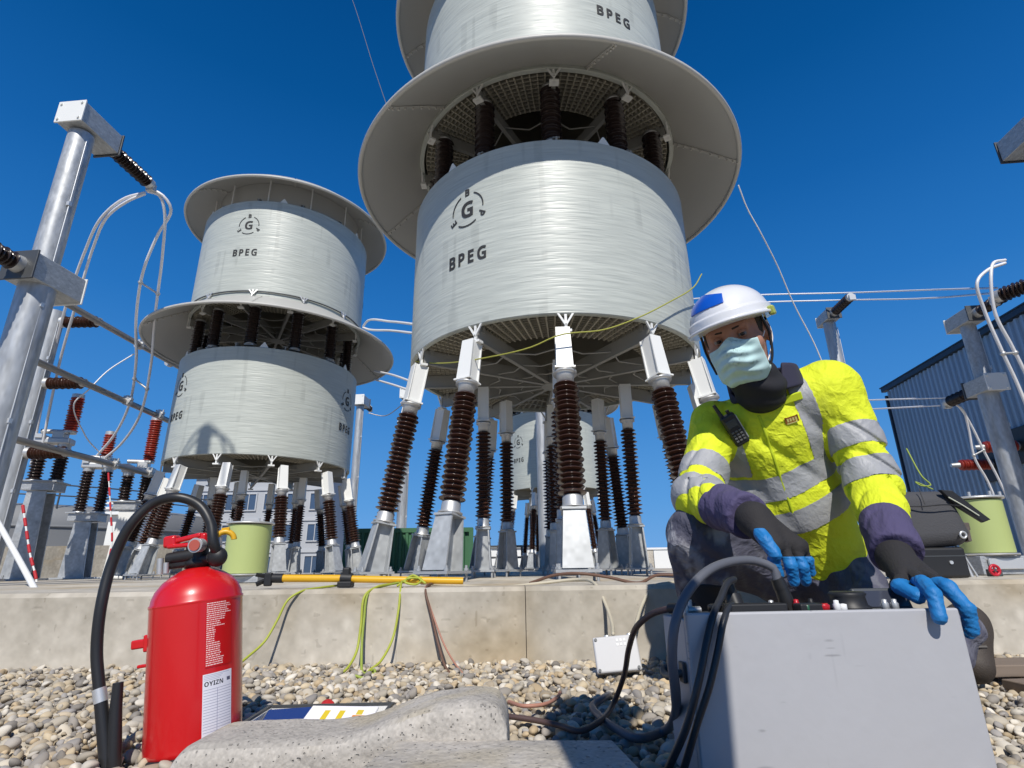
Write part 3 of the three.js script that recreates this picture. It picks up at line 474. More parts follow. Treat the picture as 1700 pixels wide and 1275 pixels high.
// ---------- foreground things ----------
function canvasTex(w, h, draw) { const c = document.createElement('canvas'); c.width = w; c.height = h; draw(c.getContext('2d'), w, h); const t = new THREE.CanvasTexture(c); t.colorSpace = THREE.SRGBColorSpace; t.magFilter = THREE.LinearFilter; return t; }
{ // red fire extinguisher, leaning slightly
  const E = thing('fire_extinguisher', 'red fire extinguisher standing on the gravel at the left', 'extinguisher', [-.590, .012, -1.165]); E.rotation.z = 7.2 * RAD; E.rotation.x = 1.5 * RAD;
  const r = .080;
  part('cylinder', lathe([[.0001, .012], [r - .006, .012], [r - .001, .018], [r, .024], [r, .150], [r, .262], [r + .0014, .264], [r + .0014, .268], [r - .001, .270], [r - .002, .278], [.072, .292], [.060, .307], [.045, .318], [.030, .326], [.020, .330], [.0001, .331]], 64), M.red, E);
  part('base_ring', lathe([[.0001, -.012], [r + .002, -.012], [r + .003, .0], [r + .003, .016], [r - .002, .018], [.0001, .016]], 48), M.black, E);
  const arc = (a0, a1, y0, y1, m, name) => part(name, new THREE.CylinderGeometry(r + .0007, r + .0007, y1 - y0, 24, 1, true, a0, a1 - a0).translate(0, (y0 + y1) / 2, 0), m, E);
  const tl = canvasTex(256, 512, (g, w, h) => { g.fillStyle = '#c00a0c'; g.fillRect(0, 0, w, h); g.fillStyle = '#f2d6d2'; const R = rng(9); const rows = [...Array(30).keys()]; for (const i of rows) { const y = 8 + i * 16.6, full = i < 8 ? 1 : (i > 11 && i < 19 ? .35 : .7); let x = 6; const end = 6 + 240 * full * (.7 + R() * .3); while (x < end) { const l = 6 + R() * 18; g.fillRect(x, y, Math.min(l, end - x), 8); x += l + 4; } } });
  const tw = canvasTex(256, 512, (g, w, h) => { g.fillStyle = '#e4e2ea'; g.fillRect(0, 0, w, h); g.fillStyle = '#16161c'; g.font = 'bold 54px sans-serif'; g.fillText('OYIZN', 10, 104); g.fillStyle = '#55556a'; g.fillRect(206, 62, 34, 30); g.fillStyle = '#9b9ab0'; for (let i = 0; i < 16; i++) g.fillRect(8, 132 + i * 23, 240, 4); g.fillRect(118, 132, 4, 350); g.fillStyle = '#b9b8c9'; const R = rng(4); for (let i = 0; i < 4; i++) g.fillRect(8, 10 + i * 13, 120 + R() * 110, 6); });
  arc(.68, 1.30, .150, .262, mat([1, 1, 1], .4, 0, { map: tl }), 'printed_text');
  arc(.64, 1.30, .040, .140, mat([1, 1, 1], .5, 0, { map: tw }), 'paper_label');
  part('side_bracket', merge([rb(.034, .016, .020, .003, -r - .008, .205, .022), rb(.010, .030, .024, .003, -r + .004, .205, .022), rb(.03, .006, .010, .002, -r - .006, .165, .012)]), M.red, E);
  const v = sub('valve', E); v.position.y = .330;
  part('valve_body', merge([lathe([[.0001, 0], [.024, 0], [.024, .012], [.019, .015], [.019, .034], [.022, .037], [.022, .045], [.0001, .046]], 20), rod([-.055, .024, .01], [0, .024, .006], .011, .014, 12), rb(.05, .018, .03, .006, -.03, .012, 0), new THREE.SphereGeometry(.019, 16, 12).scale(1, 1, .8).translate(.044, .014, .012), rod([.0, .014, .006], [.04, .014, .012], .010, .010, 10)]), M.black, v);
  part('lever', merge([rb(.075, .010, .022, .004, -.020, .060, .004).rotateZ(.10), rb(.060, .009, .020, .004, -.026, .044, .010).rotateZ(-.05), rb(.026, .024, .024, .006, -.050, .056, .006), rb(.03, .026, .026, .006, .006, .052, .0)]), M.red, v);
  part('gauge', merge([new THREE.CylinderGeometry(.013, .013, .016, 20).rotateX(Math.PI / 2).translate(.016, .040, .030), new THREE.CylinderGeometry(.014, .012, .006, 20).rotateX(Math.PI / 2).translate(.016, .040, .040)]), M.castAlu, v);
  part('gauge_face', new THREE.CylinderGeometry(.0105, .0105, .002, 20).rotateX(Math.PI / 2).translate(.016, .040, .0445), mat([.45, .10, .07], .3), v);
  part('hose_ferrule', merge([rod([.040, .018, .01], [.040, .052, .006], .010, .010, 14)]), M.castAlu, v);
  part('safety_tag', merge([new THREE.TorusGeometry(.017, .0055, 8, 20, 4.2).rotateY(.3).translate(.056, .044, .008), rb(.016, .014, .004, .001, .058, .062, .008)]), M.yellow, v);
  part('cartridge', merge([rod([-.062, -.004, .022], [-.062, .026, .022], .006, .006, 10), rod([-.048, -.004, .026], [-.048, .016, .026], .005, .005, 10)]), M.castAlu, v);
  const Hs = thing('extinguisher_hose', 'thick black hose arching from the red extinguisher down to its nozzle', 'hose', [0, 0, 0]);
  part('hose', tube([[-.588, .360, -1.150], [-0.592,0.38,-1.13], [-0.606,0.423,-1.13], [-0.636,0.459,-1.13], [-0.675,0.473,-1.12], [-0.721,0.462,-1.12], [-0.751,0.421,-1.11], [-0.772,0.354,-1.11], [-0.77,0.274,-1.1], [-0.761,0.197,-1.1], [-0.742,0.134,-1.1]], .0098, 90, 14), M.rubber, Hs);
  part('collar', rod([-0.743,0.136,-1.1], [-0.735,0.114,-1.1], .0112, .0112, 16), M.alu, Hs);
  part('nozzle', merge([rod([-0.737,0.12,-1.1], [-0.697,0.001,-1.1], .0102, .0125, 16), rod([-0.711,0.145,-1.1], [-0.706,0.1,-1.1], .0085, .0100, 16), rod([-0.706,0.1,-1.1], [-0.688,-0.004,-1.1], .0100, .0125, 16)]), M.rubber, Hs);
}
{ // foreground concrete blocks
  // wavy saddle block: rounded section swept along x, with pits and chips in the surface
  const top = new THREE.CatmullRomCurve3([[-.502, .030], [-.494, .070], [-.476, .092], [-.43, .098], [-.36, .099], [-.280, .101], [-.225, .110], [-.170, .127], [-.118, .140], [-.060, .144], [-.030, .139], [-.016, .120], [-.012, .085]].map(p => V(p[0], p[1], 0)), false, 'centripetal');
  const NX = 150, NS = 56, pos = [], ix = [], z0 = -1.045, z1 = -.900, y0 = -.015, r = .022;
  for (let i = 0; i <= NX; i++) { const c = top.getPoint(i / NX), x = c.x, hh = c.y, per = (hh - y0) * 2 + (z1 - z0); for (let j = 0; j <= NS; j++) { let s = j / NS * per, y, z, ny = 0, nz = 0; if (s < hh - y0) { y = y0 + s; z = z0; nz = -1; } else if (s < hh - y0 + z1 - z0) { y = hh; z = z0 + s - (hh - y0); ny = 1; } else { y = hh - (s - (hh - y0) - (z1 - z0)); z = z1; nz = 1; }
    const dz = Math.min(z - z0, z1 - z), dy = hh - y; if (dz < r && dy < r) { const a = r - dz, b = r - dy, l = Math.hypot(a, b); if (l > r) { const k = r / l; const zz = r - a * k, yy = r - b * k; z = z - z0 < z1 - z ? z0 + zz : z1 - zz; y = hh - yy; } }
    const k = (N2.fbm((x + 2) * .9 + y, (z + 3) * .9 + y, 16, 4) - .5) * .010; const fz = sm(.05, .0, z1 - z) - sm(.05, .0, z - z0); pos.push(x, y + k * .7 * sm(0, .04, y), z + k * .8 * fz); } }
  for (let i = 0; i < NX; i++) for (let j = 0; j < NS; j++) { const a = i * (NS + 1) + j, b = a + NS + 1; ix.push(a, a + 1, b, b, a + 1, b + 1); }
  for (const e of [0, NX]) { const o = pos.length / 3; let cx = 0, cy = 0, cz = 0; for (let j = 0; j <= NS; j++) { const q = (e * (NS + 1) + j) * 3; cx += pos[q]; cy += pos[q + 1]; cz += pos[q + 2]; } pos.push(cx / (NS + 1), cy / (NS + 1) * .8, cz / (NS + 1)); for (let j = 0; j < NS; j++) { const a = e * (NS + 1) + j; e ? ix.push(a, a + 1, o) : ix.push(a + 1, a, o); } }
  const bg = new THREE.BufferGeometry(); bg.setAttribute('position', new THREE.Float32BufferAttribute(pos, 3)); bg.setIndex(ix); bg.computeVertexNormals();
  single('saddle_block', 'rough wavy-topped concrete block lying in front of the extinguisher', 'concrete block', boxUV(bg, 2.2), M.block);
  const q = new THREE.Shape([[-.168, .900], [.130, .886], [.176, .50], [-.245, .50]].map(p => new THREE.Vector2(...p)));
  const sg = new THREE.ExtrudeGeometry(q, { depth: .092, bevelEnabled: true, bevelSize: .004, bevelThickness: .004, bevelSegments: 2 }).rotateX(-Math.PI / 2).translate(0, .004, 0); // shape y -> -z, depth -> up
  single('paving_slab', 'flat smooth concrete slab at the bottom edge, partly in shadow', 'concrete slab', boxUV(toCreasedNormals(sg, .5), 1.7), M.block);
}
{ // shallow open case with papers
  const T = thing('open_case', 'shallow open case with papers and a blue folder, between extinguisher and concrete block', 'case', [-.378, .016, -1.185]); T.rotation.y = .04;
  const w = .25, d = .21;
  part('tray', merge([bx(w, .006, d, 0, 0, 0), bx(w, .045, .006, 0, .0255, -d / 2 + .003), bx(.006, .045, d - .012, -w / 2 + .003, .0255, 0), bx(.006, .045, d - .012, w / 2 - .003, .0255, 0), bx(w, .035, .006, 0, .0205, d / 2 - .003)]), M.white, T);
  part('rim', merge([bx(w + .008, .005, .007, 0, .050, -d / 2 + .003), bx(.007, .005, d, -w / 2 + .001, .050, .0065), bx(.007, .005, d, w / 2 - .001, .050, .0065)]), M.darkSteel, T);
  part('divider', merge([bar([-.09, .010, -.09], [-.066, .040, -.085], .005, .003), bar([-.078, .010, -.09], [-.054, .040, -.085], .005, .003)]), M.darkSteel, T);
  const f = single('blue_folder', 'blue plastic folder lying in the open case', 'folder', rb(.085, .007, .10, .003), mat([.012, .04, .19], .35)); f.position.set(-.448, .052, -1.205); f.rotation.set(.30, .1, 0);
  const pt = canvasTex(256, 128, (g, W, H) => { g.fillStyle = '#f1eef4'; g.fillRect(0, 0, W, H); g.fillStyle = '#dcc12c'; g.fillRect(60, 20, 22, 60); g.fillRect(118, 20, 22, 50); g.fillStyle = '#e08a1e'; g.fillRect(176, 40, 60, 56); g.fillStyle = '#d8c03a'; g.fillRect(186, 16, 24, 22); });
  const p = thing('printed_sheet', 'white sheet with yellow and orange patches lying in the open case', 'paper', [-.345, .055, -1.205]); p.rotation.set(.30, -.05, 0); part('card', rb(.135, .003, .10, .001), M.white, p); part('print', new THREE.PlaneGeometry(.132, .097).rotateX(-Math.PI / 2).translate(0, .0022, 0), mat([1, 1, 1], .6, 0, { map: pt }), p);
  const cap1 = single('bottle_cap', 'small red plastic cap on the gravel behind the open case', 'bottle cap', lathe([[.0001, 0], [.016, 0], [.017, .006], [.013, .014], [.0001, .016]], 16), mat([.5, .02, .02], .4)); cap1.position.set(-.43, .032, -1.42); cap1.rotation.x = .6;
}
{ // yellow insulating pole with black clamps on the plinth edge
  const S = thing('yellow_pole', 'yellow insulating pole lying along the plinth edge', 'pole', [0, 0, 0]);
  const a = [-.905, .303, -2.27], b = [-.66, .299, -2.27], c = [-.645, .297, -2.27], d = [-.20, .284, -2.27];
  part('tube', rod(a, b, .0140, .0140, 20), M.yellow, S); part('tube', rod(c, d, .0132, .0132, 20), M.yellow, S);
  part('end_clamp', merge([rod([-.94, .304, -2.27], [-.90, .303, -2.27], .0175, .0175, 16), rb(.03, .05, .02, .006, -.955, .300, -2.262), bar([-.96, .30, -2.27], [-.995, .282, -2.25], .014, .012), bar([-.96, .31, -2.27], [-1.0, .318, -2.25], .012, .01)]), M.black, S);
  part('middle_clamp', merge([rod([-.675, .300, -2.27], [-.632, .2975, -2.27], .021, .021, 16), rb(.055, .022, .05, .005, -.653, .278, -2.262), rb(.03, .05, .03, .008, -.655, .315, -2.27)]), M.black, S);
}
// cables over the plinth
const gy = mat([.40, .44, .05], .55), gy2 = mat([.30, .38, .06], .6), brn = mat([.14, .075, .05], .6), bge = mat([.52, .47, .36], .6), pink = mat([.42, .20, .14], .6);
const cable = (label, pts, r, m, g) => single('cable', label, 'cable', tube(pts, r, 64, 8), m, g);
cable('green-yellow cable dropping left of the others, beside the extinguisher', [[-0.697,0.273,-2.3], [-0.734,0.268,-2.2], [-0.77,0.259,-2.118], [-0.804,0.232,-2.09], [-0.826,0.168,-2.07], [-0.848,0.106,-2.04], [-0.872,0.067,-1.98], [-0.884,0.047,-1.93]], .0042, gy);
cable('leftmost strand of the green-yellow bundle over the plinth edge', [[-0.376,0.299,-2.36], [-0.453,0.28,-2.26], [-0.511,0.267,-2.14], [-0.536,0.24,-2.1], [-0.537,0.144,-2.08], [-0.538,0.068,-2.05], [-0.55,0.024,-1.98], [-0.565,0.014,-1.94]], .0044, gy, 'green-yellow earth cables');
cable('middle strand of the green-yellow bundle, coiled at its foot on the gravel', [[-0.397,0.288,-2.34], [-0.485,0.273,-2.2], [-0.526,0.252,-2.115], [-0.53,0.162,-2.09], [-0.52,0.053,-2.05], [-0.491,0.013,-1.98], [-0.452,0.026,-1.96], [-0.453,0.005,-1.92], [-0.502,0.016,-1.92]], .0044, gy2, 'green-yellow earth cables');
cable('green-yellow cable curving right of the bundle back to its coil', [[-0.442,0.292,-2.3], [-0.415,0.262,-2.13], [-0.412,0.199,-2.1], [-0.422,0.105,-2.07], [-0.446,0.043,-2.01], [-0.469,0.021,-1.95], [-0.418,0.013,-1.93]], .0042, gy, 'green-yellow earth cables');
cable('knotted green-yellow cable end lying on the yellow pole', [[-0.448,0.271,-2.24], [-0.403,0.297,-2.24], [-0.36,0.292,-2.26], [-0.376,0.275,-2.22], [-0.417,0.284,-2.22], [-0.393,0.307,-2.26], [-0.343,0.279,-2.24]], .0042, gy);
cable('dark brown cable over the plinth edge right of the green ones', [[-0.319,0.277,-2.3], [-0.325,0.268,-2.16], [-0.32,0.247,-2.112], [-0.295,0.178,-2.09], [-0.263,0.085,-2.06], [-0.225,0.017,-2], [-0.164,-0.007,-1.93]], .0046, brn);
cable('thin pinkish cable beside the dark brown one, ending on the gravel', [[-0.325,0.269,-2.25], [-0.324,0.257,-2.125], [-0.281,0.159,-2.085], [-0.231,0.069,-2.04], [-0.162,0.007,-1.95], [-0.126,-0.009,-1.92], [-0.221,-0.003,-1.93], [-0.25,-0.01,-1.9]], .0032, pink);
cable('pale cable running along the plinth top between the yellow pole and the junction box', [[-0.382,0.275,-2.4], [-0.229,0.265,-2.35], [-0.059,0.258,-2.3], [0.109,0.27,-2.35], [0.252,0.282,-2.32], [0.3,0.264,-2.16], [0.318,0.209,-2.1], [0.316,0.153,-1.96], [0.301,0.132,-1.86]], .0062, bge);
cable('pale cable from the junction box up over the plinth beside the worker', [[0.366,0.12,-1.87], [0.401,0.16,-1.97], [0.452,0.208,-2.09], [0.498,0.253,-2.14], [0.592,0.266,-2.26], [0.716,0.271,-2.36]], .0062, bge);
cable('reddish brown cable looping along the plinth top behind the front legs', [[0.068,0.264,-2.6], [0.172,0.296,-2.55], [0.272,0.303,-2.5], [0.4,0.286,-2.5], [0.516,0.262,-2.45], [0.607,0.291,-2.5], [0.71,0.289,-2.5]], .0065, brn);
{ // grey junction box on the gravel
  const J = thing('junction_box', 'small light grey junction box leaning against the plinth, cables entering it', 'junction box', [.305, .072, -1.845]); J.rotation.set(-.34, -.12, .05);
  const lt = mat([.56, .56, .57], .5);
  part('lid', rb(.132, .100, .030, .006, 0, .0, .022), lt, J); part('body', rb(.126, .094, .055, .006, 0, 0, -.0215), mat([.40, .40, .41], .55), J);
  part('screw', merge([[-1, -1], [1, -1], [-1, 1], [1, 1]].map(([a, b]) => new THREE.CylinderGeometry(.0045, .0045, .004, 10).rotateX(Math.PI / 2).translate(a * .057, b * .042, .038))), M.darkSteel, J);
  part('mark', merge([...Array(6).keys()].map(i => bx(.006, .007, .001, .006 + (i % 3) * .011, .024 + Math.floor(i / 3) * .012, .0376))), M.white, J);
  part('gland', merge([rod([-.005, -.048, -.01], [-.005, -.082, -.01], .013, .011, 14), rod([-.02, .048, -.02], [-.02, .064, -.02], .010, .009, 12), rod([.05, .048, -.02], [.05, .064, -.02], .010, .009, 12)]), M.alu, J);
}
{ // grey test set
  const T = thing('test_set', 'large light grey metal test set box with cables, under the hands of the worker', 'test set', [.495, 0, -.956]); T.rotation.y = 3.66 * RAD;
  const w = .455, h = .258, d = .118; // front face at local z = 0
  const gm = mat([.50, .50, .52], .5, .05, { bumpMap: tex(256, 256, (u, v) => N2.fbm(u, v, 40, 3), false), bumpScale: .0004, map: tex(512, 512, (u, v) => { const s = sm(.74, .88, N1.val(u * 90, v * 9, 90, 9)) * sm(.52, .66, N3.fbm(u, v, 5, 3)) * .16 + sm(.80, .92, N2.val(u * 14, v * 120, 14, 120)) * sm(.56, .66, N1.fbm(u, v, 6, 3)) * .14, b = (N2.fbm(u, v, 4, 4) - .5) * .035; const g = .955 + b - s; return [g, g, g]; }) });
  part('front_panel', boxUV(rb(w, h - .02, .012, .004, 0, .02 + (h - .02) / 2, -.006), 1.6), gm, T);
  part('side_panel', boxUV(rb(.010, h - .03, d - .014, .003, -w / 2 + .006, .02 + (h - .03) / 2, -d / 2 - .007), 1.6), gm, T); part('side_panel', boxUV(rb(.010, h - .03, d - .014, .003, w / 2 - .006, .02 + (h - .03) / 2, -d / 2 - .007), 1.6), gm, T);
  part('rear_panel', rb(w - .024, h - .03, .010, .003, 0, .02 + (h - .03) / 2, -d + .002), gm, T);
  part('top_plate', bx(w - .026, .006, d - .03, 0, h - .008, -d / 2 - .002), mat([.03, .03, .033], .4), T);
  part('foot', merge([[-1, -.04], [1, -.04], [-1, -d + .05], [1, -d + .05]].map(([s, z]) => new THREE.CylinderGeometry(.016, .018, .024, 14).translate(s * (w / 2 - .04), .010, z))), M.rubber, T);
  const hd = part('side_handle', merge([tube([[-w / 2 - .002, .17, -.030], [-w / 2 - .016, .165, -.034], [-w / 2 - .019, .16, -.060], [-w / 2 - .016, .165, -.086], [-w / 2 - .002, .17, -.090]], .006, 30, 8), rb(.006, .03, .02, .002, -w / 2 - .003, .17, -.030), rb(.006, .03, .02, .002, -w / 2 - .003, .17, -.090)]), M.darkSteel, T);
  const top = h - .005;
  part('socket', merge([lathe([[.0001, 0], [.018, 0], [.018, .010], [.013, .012], [.0001, .012]], 18).translate(-.135, top, -.09), lathe([[.0001, 0], [.016, 0], [.016, .010], [.0001, .012]], 18).translate(-.03, top, -.085), rb(.10, .016, .03, .003, -.10, top + .008, -.03), rb(.05, .014, .025, .003, .0, top + .007, -.035)]), M.black, T);
  part('dial', lathe([[.0001, 0], [.034, 0], [.034, .006], [.029, .009], [.027, .022], [.030, .026], [.026, .030], [.0001, .030]], 30).translate(.085, top, -.065), M.black, T);
  part('red_knob', lathe([[.0001, 0], [.009, 0], [.010, .010], [.007, .013], [.0001, .013]], 16).translate(.018, top + .001, -.03), mat([.5, .012, .02], .35), T);
  for (const [x, z, m] of [[.040, -.028, M.white], [-.16, -.03, M.black], [-.055, -.06, M.castAlu], [-.005, -.07, mat([.45, .012, .02], .35)], [.125, -.03, M.castAlu], [.142, -.03, M.castAlu], [.03, -.085, M.black]]) part('terminal', lathe([[.0001, 0], [.006, 0], [.006, .012], [.004, .014], [.004, .018], [.0001, .019]], 12).translate(x, top, z), m, T); part('terminal', lathe([[.0001, 0], [.006, 0], [.006, .012], [.0001, .013]], 12).translate(-.012, top, -.028), mat([.02, .10, .05], .4), T); part('terminal', lathe([[.0001, 0], [.006, 0], [.006, .012], [.0001, .013]], 12).translate(.052, top, -.03), M.white, T);
  const disp = sub('display', T); disp.position.set(.155, top + .014, -.08); disp.rotation.x = -.35; part('bezel', rb(.10, .040, .012, .004), M.darkSteel, disp); part('screen', rb(.086, .028, .003, .001, 0, 0, .0068), mat([.05, .055, .075], .15), disp);
  part('clamp_bolt', merge([rod([-.215, top - .002, -.03], [-.215, top + .020, -.03], .005, .005, 8), rod([-.20, top - .002, -.05], [-.20, top + .022, -.05], .004, .004, 8), rod([-.225, top + .006, -.045], [-.185, top + .006, -.045], .006, .006, 8)]), M.castAlu, T);
}
{ // plugs and heavy leads on the test set
  const gre = mat([.115, .12, .14], .45), dk = mat([.025, .027, .032], .4), rd = mat([.09, .055, .05], .5);
  const P1 = thing('power_lead', 'thick grey lead arching over the test set and down to the junction box', 'lead', [0, 0, 0]);
  part('plug', merge([rod([.482, .246, -1.043], [.470, .290, -1.040], .0135, .0115, 16), rod([.470, .290, -1.040], [.464, .306, -1.038], .0125, .0105, 16)]), M.rubber, P1);
  part('cord', tube([[.465, .303, -1.039], [0.463,0.321,-1.04], [0.433,0.335,-1.04], [0.382,0.335,-1.02], [0.321,0.318,-0.98], [0.274,0.283,-0.95], [0.246,0.24,-0.93], [0.239,0.193,-0.935], [0.246,0.143,-0.96], [0.266,0.088,-1.06], [0.271,0.036,-1.181], [0.219,0.034,-1.149], [0.187,0.036,-1.214], [0.17,0.036,-1.306], [0.168,0.038,-1.38], [0.198,0.04,-1.439], [0.265,0.004,-1.72], [0.283,0.017,-1.8]], .0078, 130, 12), gre, P1);
  const P2 = thing('connector_lead', 'dark doubled lead with ribbed connector hanging over the left front of the test set', 'lead', [0, 0, 0]);
  part('connector', merge([rod([.390, .246, -1.040], [.385, .278, -1.05], .0155, .0145, 16), ...[0, 1, 2, 3].map(i => rod([.3915 - i * .0018, .252 + i * .007, -1.0545], [.391 - i * .0018, .2545 + i * .007, -1.0545], .0168, .0168, 16)), rod([.385, .278, -1.05], [.378, .304, -1.045], .0115, .0075, 14)]), M.rubber, P2);
  part('strand', tube([[.379, .302, -1.045], [0.385,0.305,-1.03], [0.362,0.3,-1], [0.336,0.276,-0.97], [0.313,0.254,-0.945], [0.292,0.214,-0.93], [0.269,0.159,-0.92], [0.248,0.102,-0.93], [0.225,0.051,-0.95], [0.211,0.014,-0.97]], .0056, 90, 12), dk, P2);
  part('strand', tube([[.374, .262, -1.00], [0.351,0.266,-0.97], [0.327,0.247,-0.94], [0.309,0.206,-0.93], [0.288,0.157,-0.925], [0.266,0.109,-0.93], [0.248,0.061,-0.94], [0.233,0.021,-0.95]], .0054, 90, 12), dk, P2);
  const P3 = thing('brown_lead', 'reddish brown lead looping from the test set across the shadowed gravel', 'lead', [0, 0, 0]);
  part('grip', rod([.300, .262, -1.00], [0.27,0.259,-1.04], .0095, .0085, 14), M.rubber, P3);
  part('cord', tube([[0.273,0.259,-1.04], [0.248,0.249,-1.07], [0.227,0.223,-1.12], [0.224,0.177,-1.2], [0.228,0.112,-1.3], [0.216,0.046,-1.38], [0.157,0.042,-1.224], [0.118,0.036,-1.193], [0.082,0.036,-1.236], [0.039,0.038,-1.266], [-0.01,0.04,-1.288], [-0.055,0.036,-1.328]], .0056, 110, 12), rd, P3);
  cable('thin pink cable crossing the shaded gravel behind the concrete block', [[-0.017,0.04,-1.422], [0.016,0.045,-1.356], [0.056,0.045,-1.365], [0.095,0.04,-1.458], [0.106,0.04,-1.51]], .0042, pink);
}
{ // black bag on a black case on the plinth
  const R = rng(31);
  const c = thing('black_case', 'low black equipment case under the grey bag on the plinth', 'case', [1.715, PT, -2.44]); c.rotation.y = -.06;
  part('shell', rb(.225, .118, .20, .012, 0, .06, 0, 3), M.black, c); part('lid_seam', bx(.227, .004, .202, 0, .085, 0), M.darkSteel, c); part('latch', merge([new THREE.CylinderGeometry(.007, .007, .006, 12).rotateX(Math.PI / 2).translate(.045, .06, .102)]), M.alu, c);
  part('frame_strut', merge([rod([.125, .004, .08], [.105, .15, .06], .008, .008, 8), rod([.16, .004, .06], [.11, .17, .04], .005, .005, 8)]), M.castAlu, c);
  const b = thing('tool_bag', 'dark grey fabric tool bag with open flap behind the worker', 'bag', [1.735, PT + .12, -2.43]); b.rotation.y = -.08;
  const cloth = mat([.062, .062, .068], .8, 0, { bumpMap: tex(256, 256, (u, v) => N3.fbm(u, v, 60, 2), false), bumpScale: .001 });
  const soft = (w, h, d, x, y, z, amp) => { const g = new RoundedBoxGeometry(w, h, d, 10, .055), p = g.attributes.position; for (let i = 0; i < p.count; i++) { const a = p.getX(i), e = p.getY(i), f = p.getZ(i); const k = (N1.fbm(a * 2 + 8, e * 2 + f + 8, 3, 3) - .5) * amp; p.setXYZ(i, a * (1 + k) + (e + h / 2) * -.10, e * (1 + k * .6) + Math.sin(a * 14) * .004, f * (1 + k) + Math.sin(e * 30 + a * 18) * .006); } return toCreasedNormals(g, 1).translate(x, y, z); };
  part('body', soft(.285, .235, .20, .0, .118, 0, .7), cloth, b);
  part('seam', merge([tube([[-.14, .165, .108], [-.05, .16, .118], [.04, .165, .116], [.115, .16, .104]], .0025, 20, 6), tube([[-.03, .235, .095], [-.035, .17, .118]], .002, 12, 6)]), M.black, b);
  const fl = new THREE.Shape([[0, .12], [.04, .115], [.155, 0], [.13, -.008], [.05, .055]].map(p => new THREE.Vector2(...p)));
  part('flap', new THREE.ExtrudeGeometry(fl, { depth: .012, bevelEnabled: true, bevelSize: .004, bevelThickness: .004, bevelSegments: 2 }).translate(.055, .105, .085), M.black, b);
  part('flap_piping', tube([[.075, .195, .102], [.12, .160, .106], [.17, .120, .104]], .0028, 16, 6), mat([.55, .56, .45], .6), b);
  part('eyelet', new THREE.TorusGeometry(.012, .0042, 8, 20).rotateY(.1).translate(.085, .045, .113), M.alu, b);
  part('strap', merge([bar([.135, .09, .06], [.125, .02, .07], .03, .012), rb(.03, .03, .014, .004, .13, .08, .07)]), mat([.10, .08, .07], .7), b);
  cable('loose green-yellow wire curling on top of the grey bag', [[1.876,0.842,-2.6], [1.842,0.698,-2.5], [1.827,0.649,-2.44], [1.767,0.645,-2.42], [1.765,0.663,-2.44], [1.816,0.628,-2.42]], .003, gy2);
}
for (const [x, z, r, y0, y1, lab] of [[-1.672, -3.6, .128, .318, .612, 'pale green cylinder with metal rims on the plinth, right of the red extinguisher'], [2.372, -2.9, .112, .366, .628, 'pale green cylinder on the plinth behind the dark bag at the right']]) {
  const C = thing('green_cylinder', lab, 'cylinder', [x, PT, z], 0, 'pale green cylinders');
  part('drum', lathe([[.0001, y0 - PT], [r - .004, y0 - PT], [r, y0 - PT + .005], [r, y1 - PT - .008], [r + .002, y1 - PT - .006]], 48), M.greenCyl, C);
  part('top_rim', lathe([[.0001, y1 - PT], [r + .012, y1 - PT], [r + .013, y1 - PT + .006], [r + .012, y1 - PT + .012], [.0001, y1 - PT + .014]], 48), M.alu, C);
  part('base_rim', lathe([[.0001, y0 - PT - .012], [r + .012, y0 - PT - .012], [r + .012, y0 - PT - .001], [.0001, y0 - PT]], 48), M.alu, C);
  part('base_box', merge([rb(r * 2.0, y0 - PT - .014, r * 1.5, .004, 0, (y0 - PT - .014) / 2, 0)]), M.galv, C);
  part('bolt', merge([...Array(8).keys()].map(i => new THREE.CylinderGeometry(.007, .007, .03, 8).translate(Math.sin(i * .785) * r * .98, y1 - PT + .018, Math.cos(i * .785) * r * .98))), M.castAlu, C);
  if (x > 0) part('base_box', merge([rb(.17, .05, .012, .003, -.0, .05, r * .75 + .01)]), M.alu, C);
}
{
  const v = thing('red_valve', 'small red valve wheel on the plinth in front of the right green cylinder', 'valve', [...[2.054,0.259,-2.5]]); v.position.y = PT + .026;
  part('wheel', merge([new THREE.TorusGeometry(.02, .006, 8, 18), bx(.036, .006, .006), bx(.006, .036, .006)]), mat([.5, .012, .03], .4), v); part('stem', merge([rod([0, 0, -.02], [.0, 0, .004], .006, .006, 8), rb(.05, .03, .03, .004, .02, -.011, -.03)]), M.darkSteel, v);
  const wd = mat([.22, .17, .13], .8, 0, { bumpMap: tex(256, 64, (u, v) => N1.val(u * 4, v * 40, 4, 40), false), bumpScale: .002 });
  const k1 = single('timber_plank', 'upper weathered timber plank on the gravel at the right edge', 'plank', boxUV(rb(.62, .030, .12, .004), 3), wd, 'timber planks'); k1.position.set(1.56, .052, -1.70); k1.rotation.y = .04;
  const k2 = single('timber_plank', 'lower thin timber plank on the gravel at the right edge', 'plank', boxUV(rb(.66, .024, .07, .004), 3), wd, 'timber planks'); k2.position.set(1.56, .034, -1.555); k2.rotation.y = .06;
}

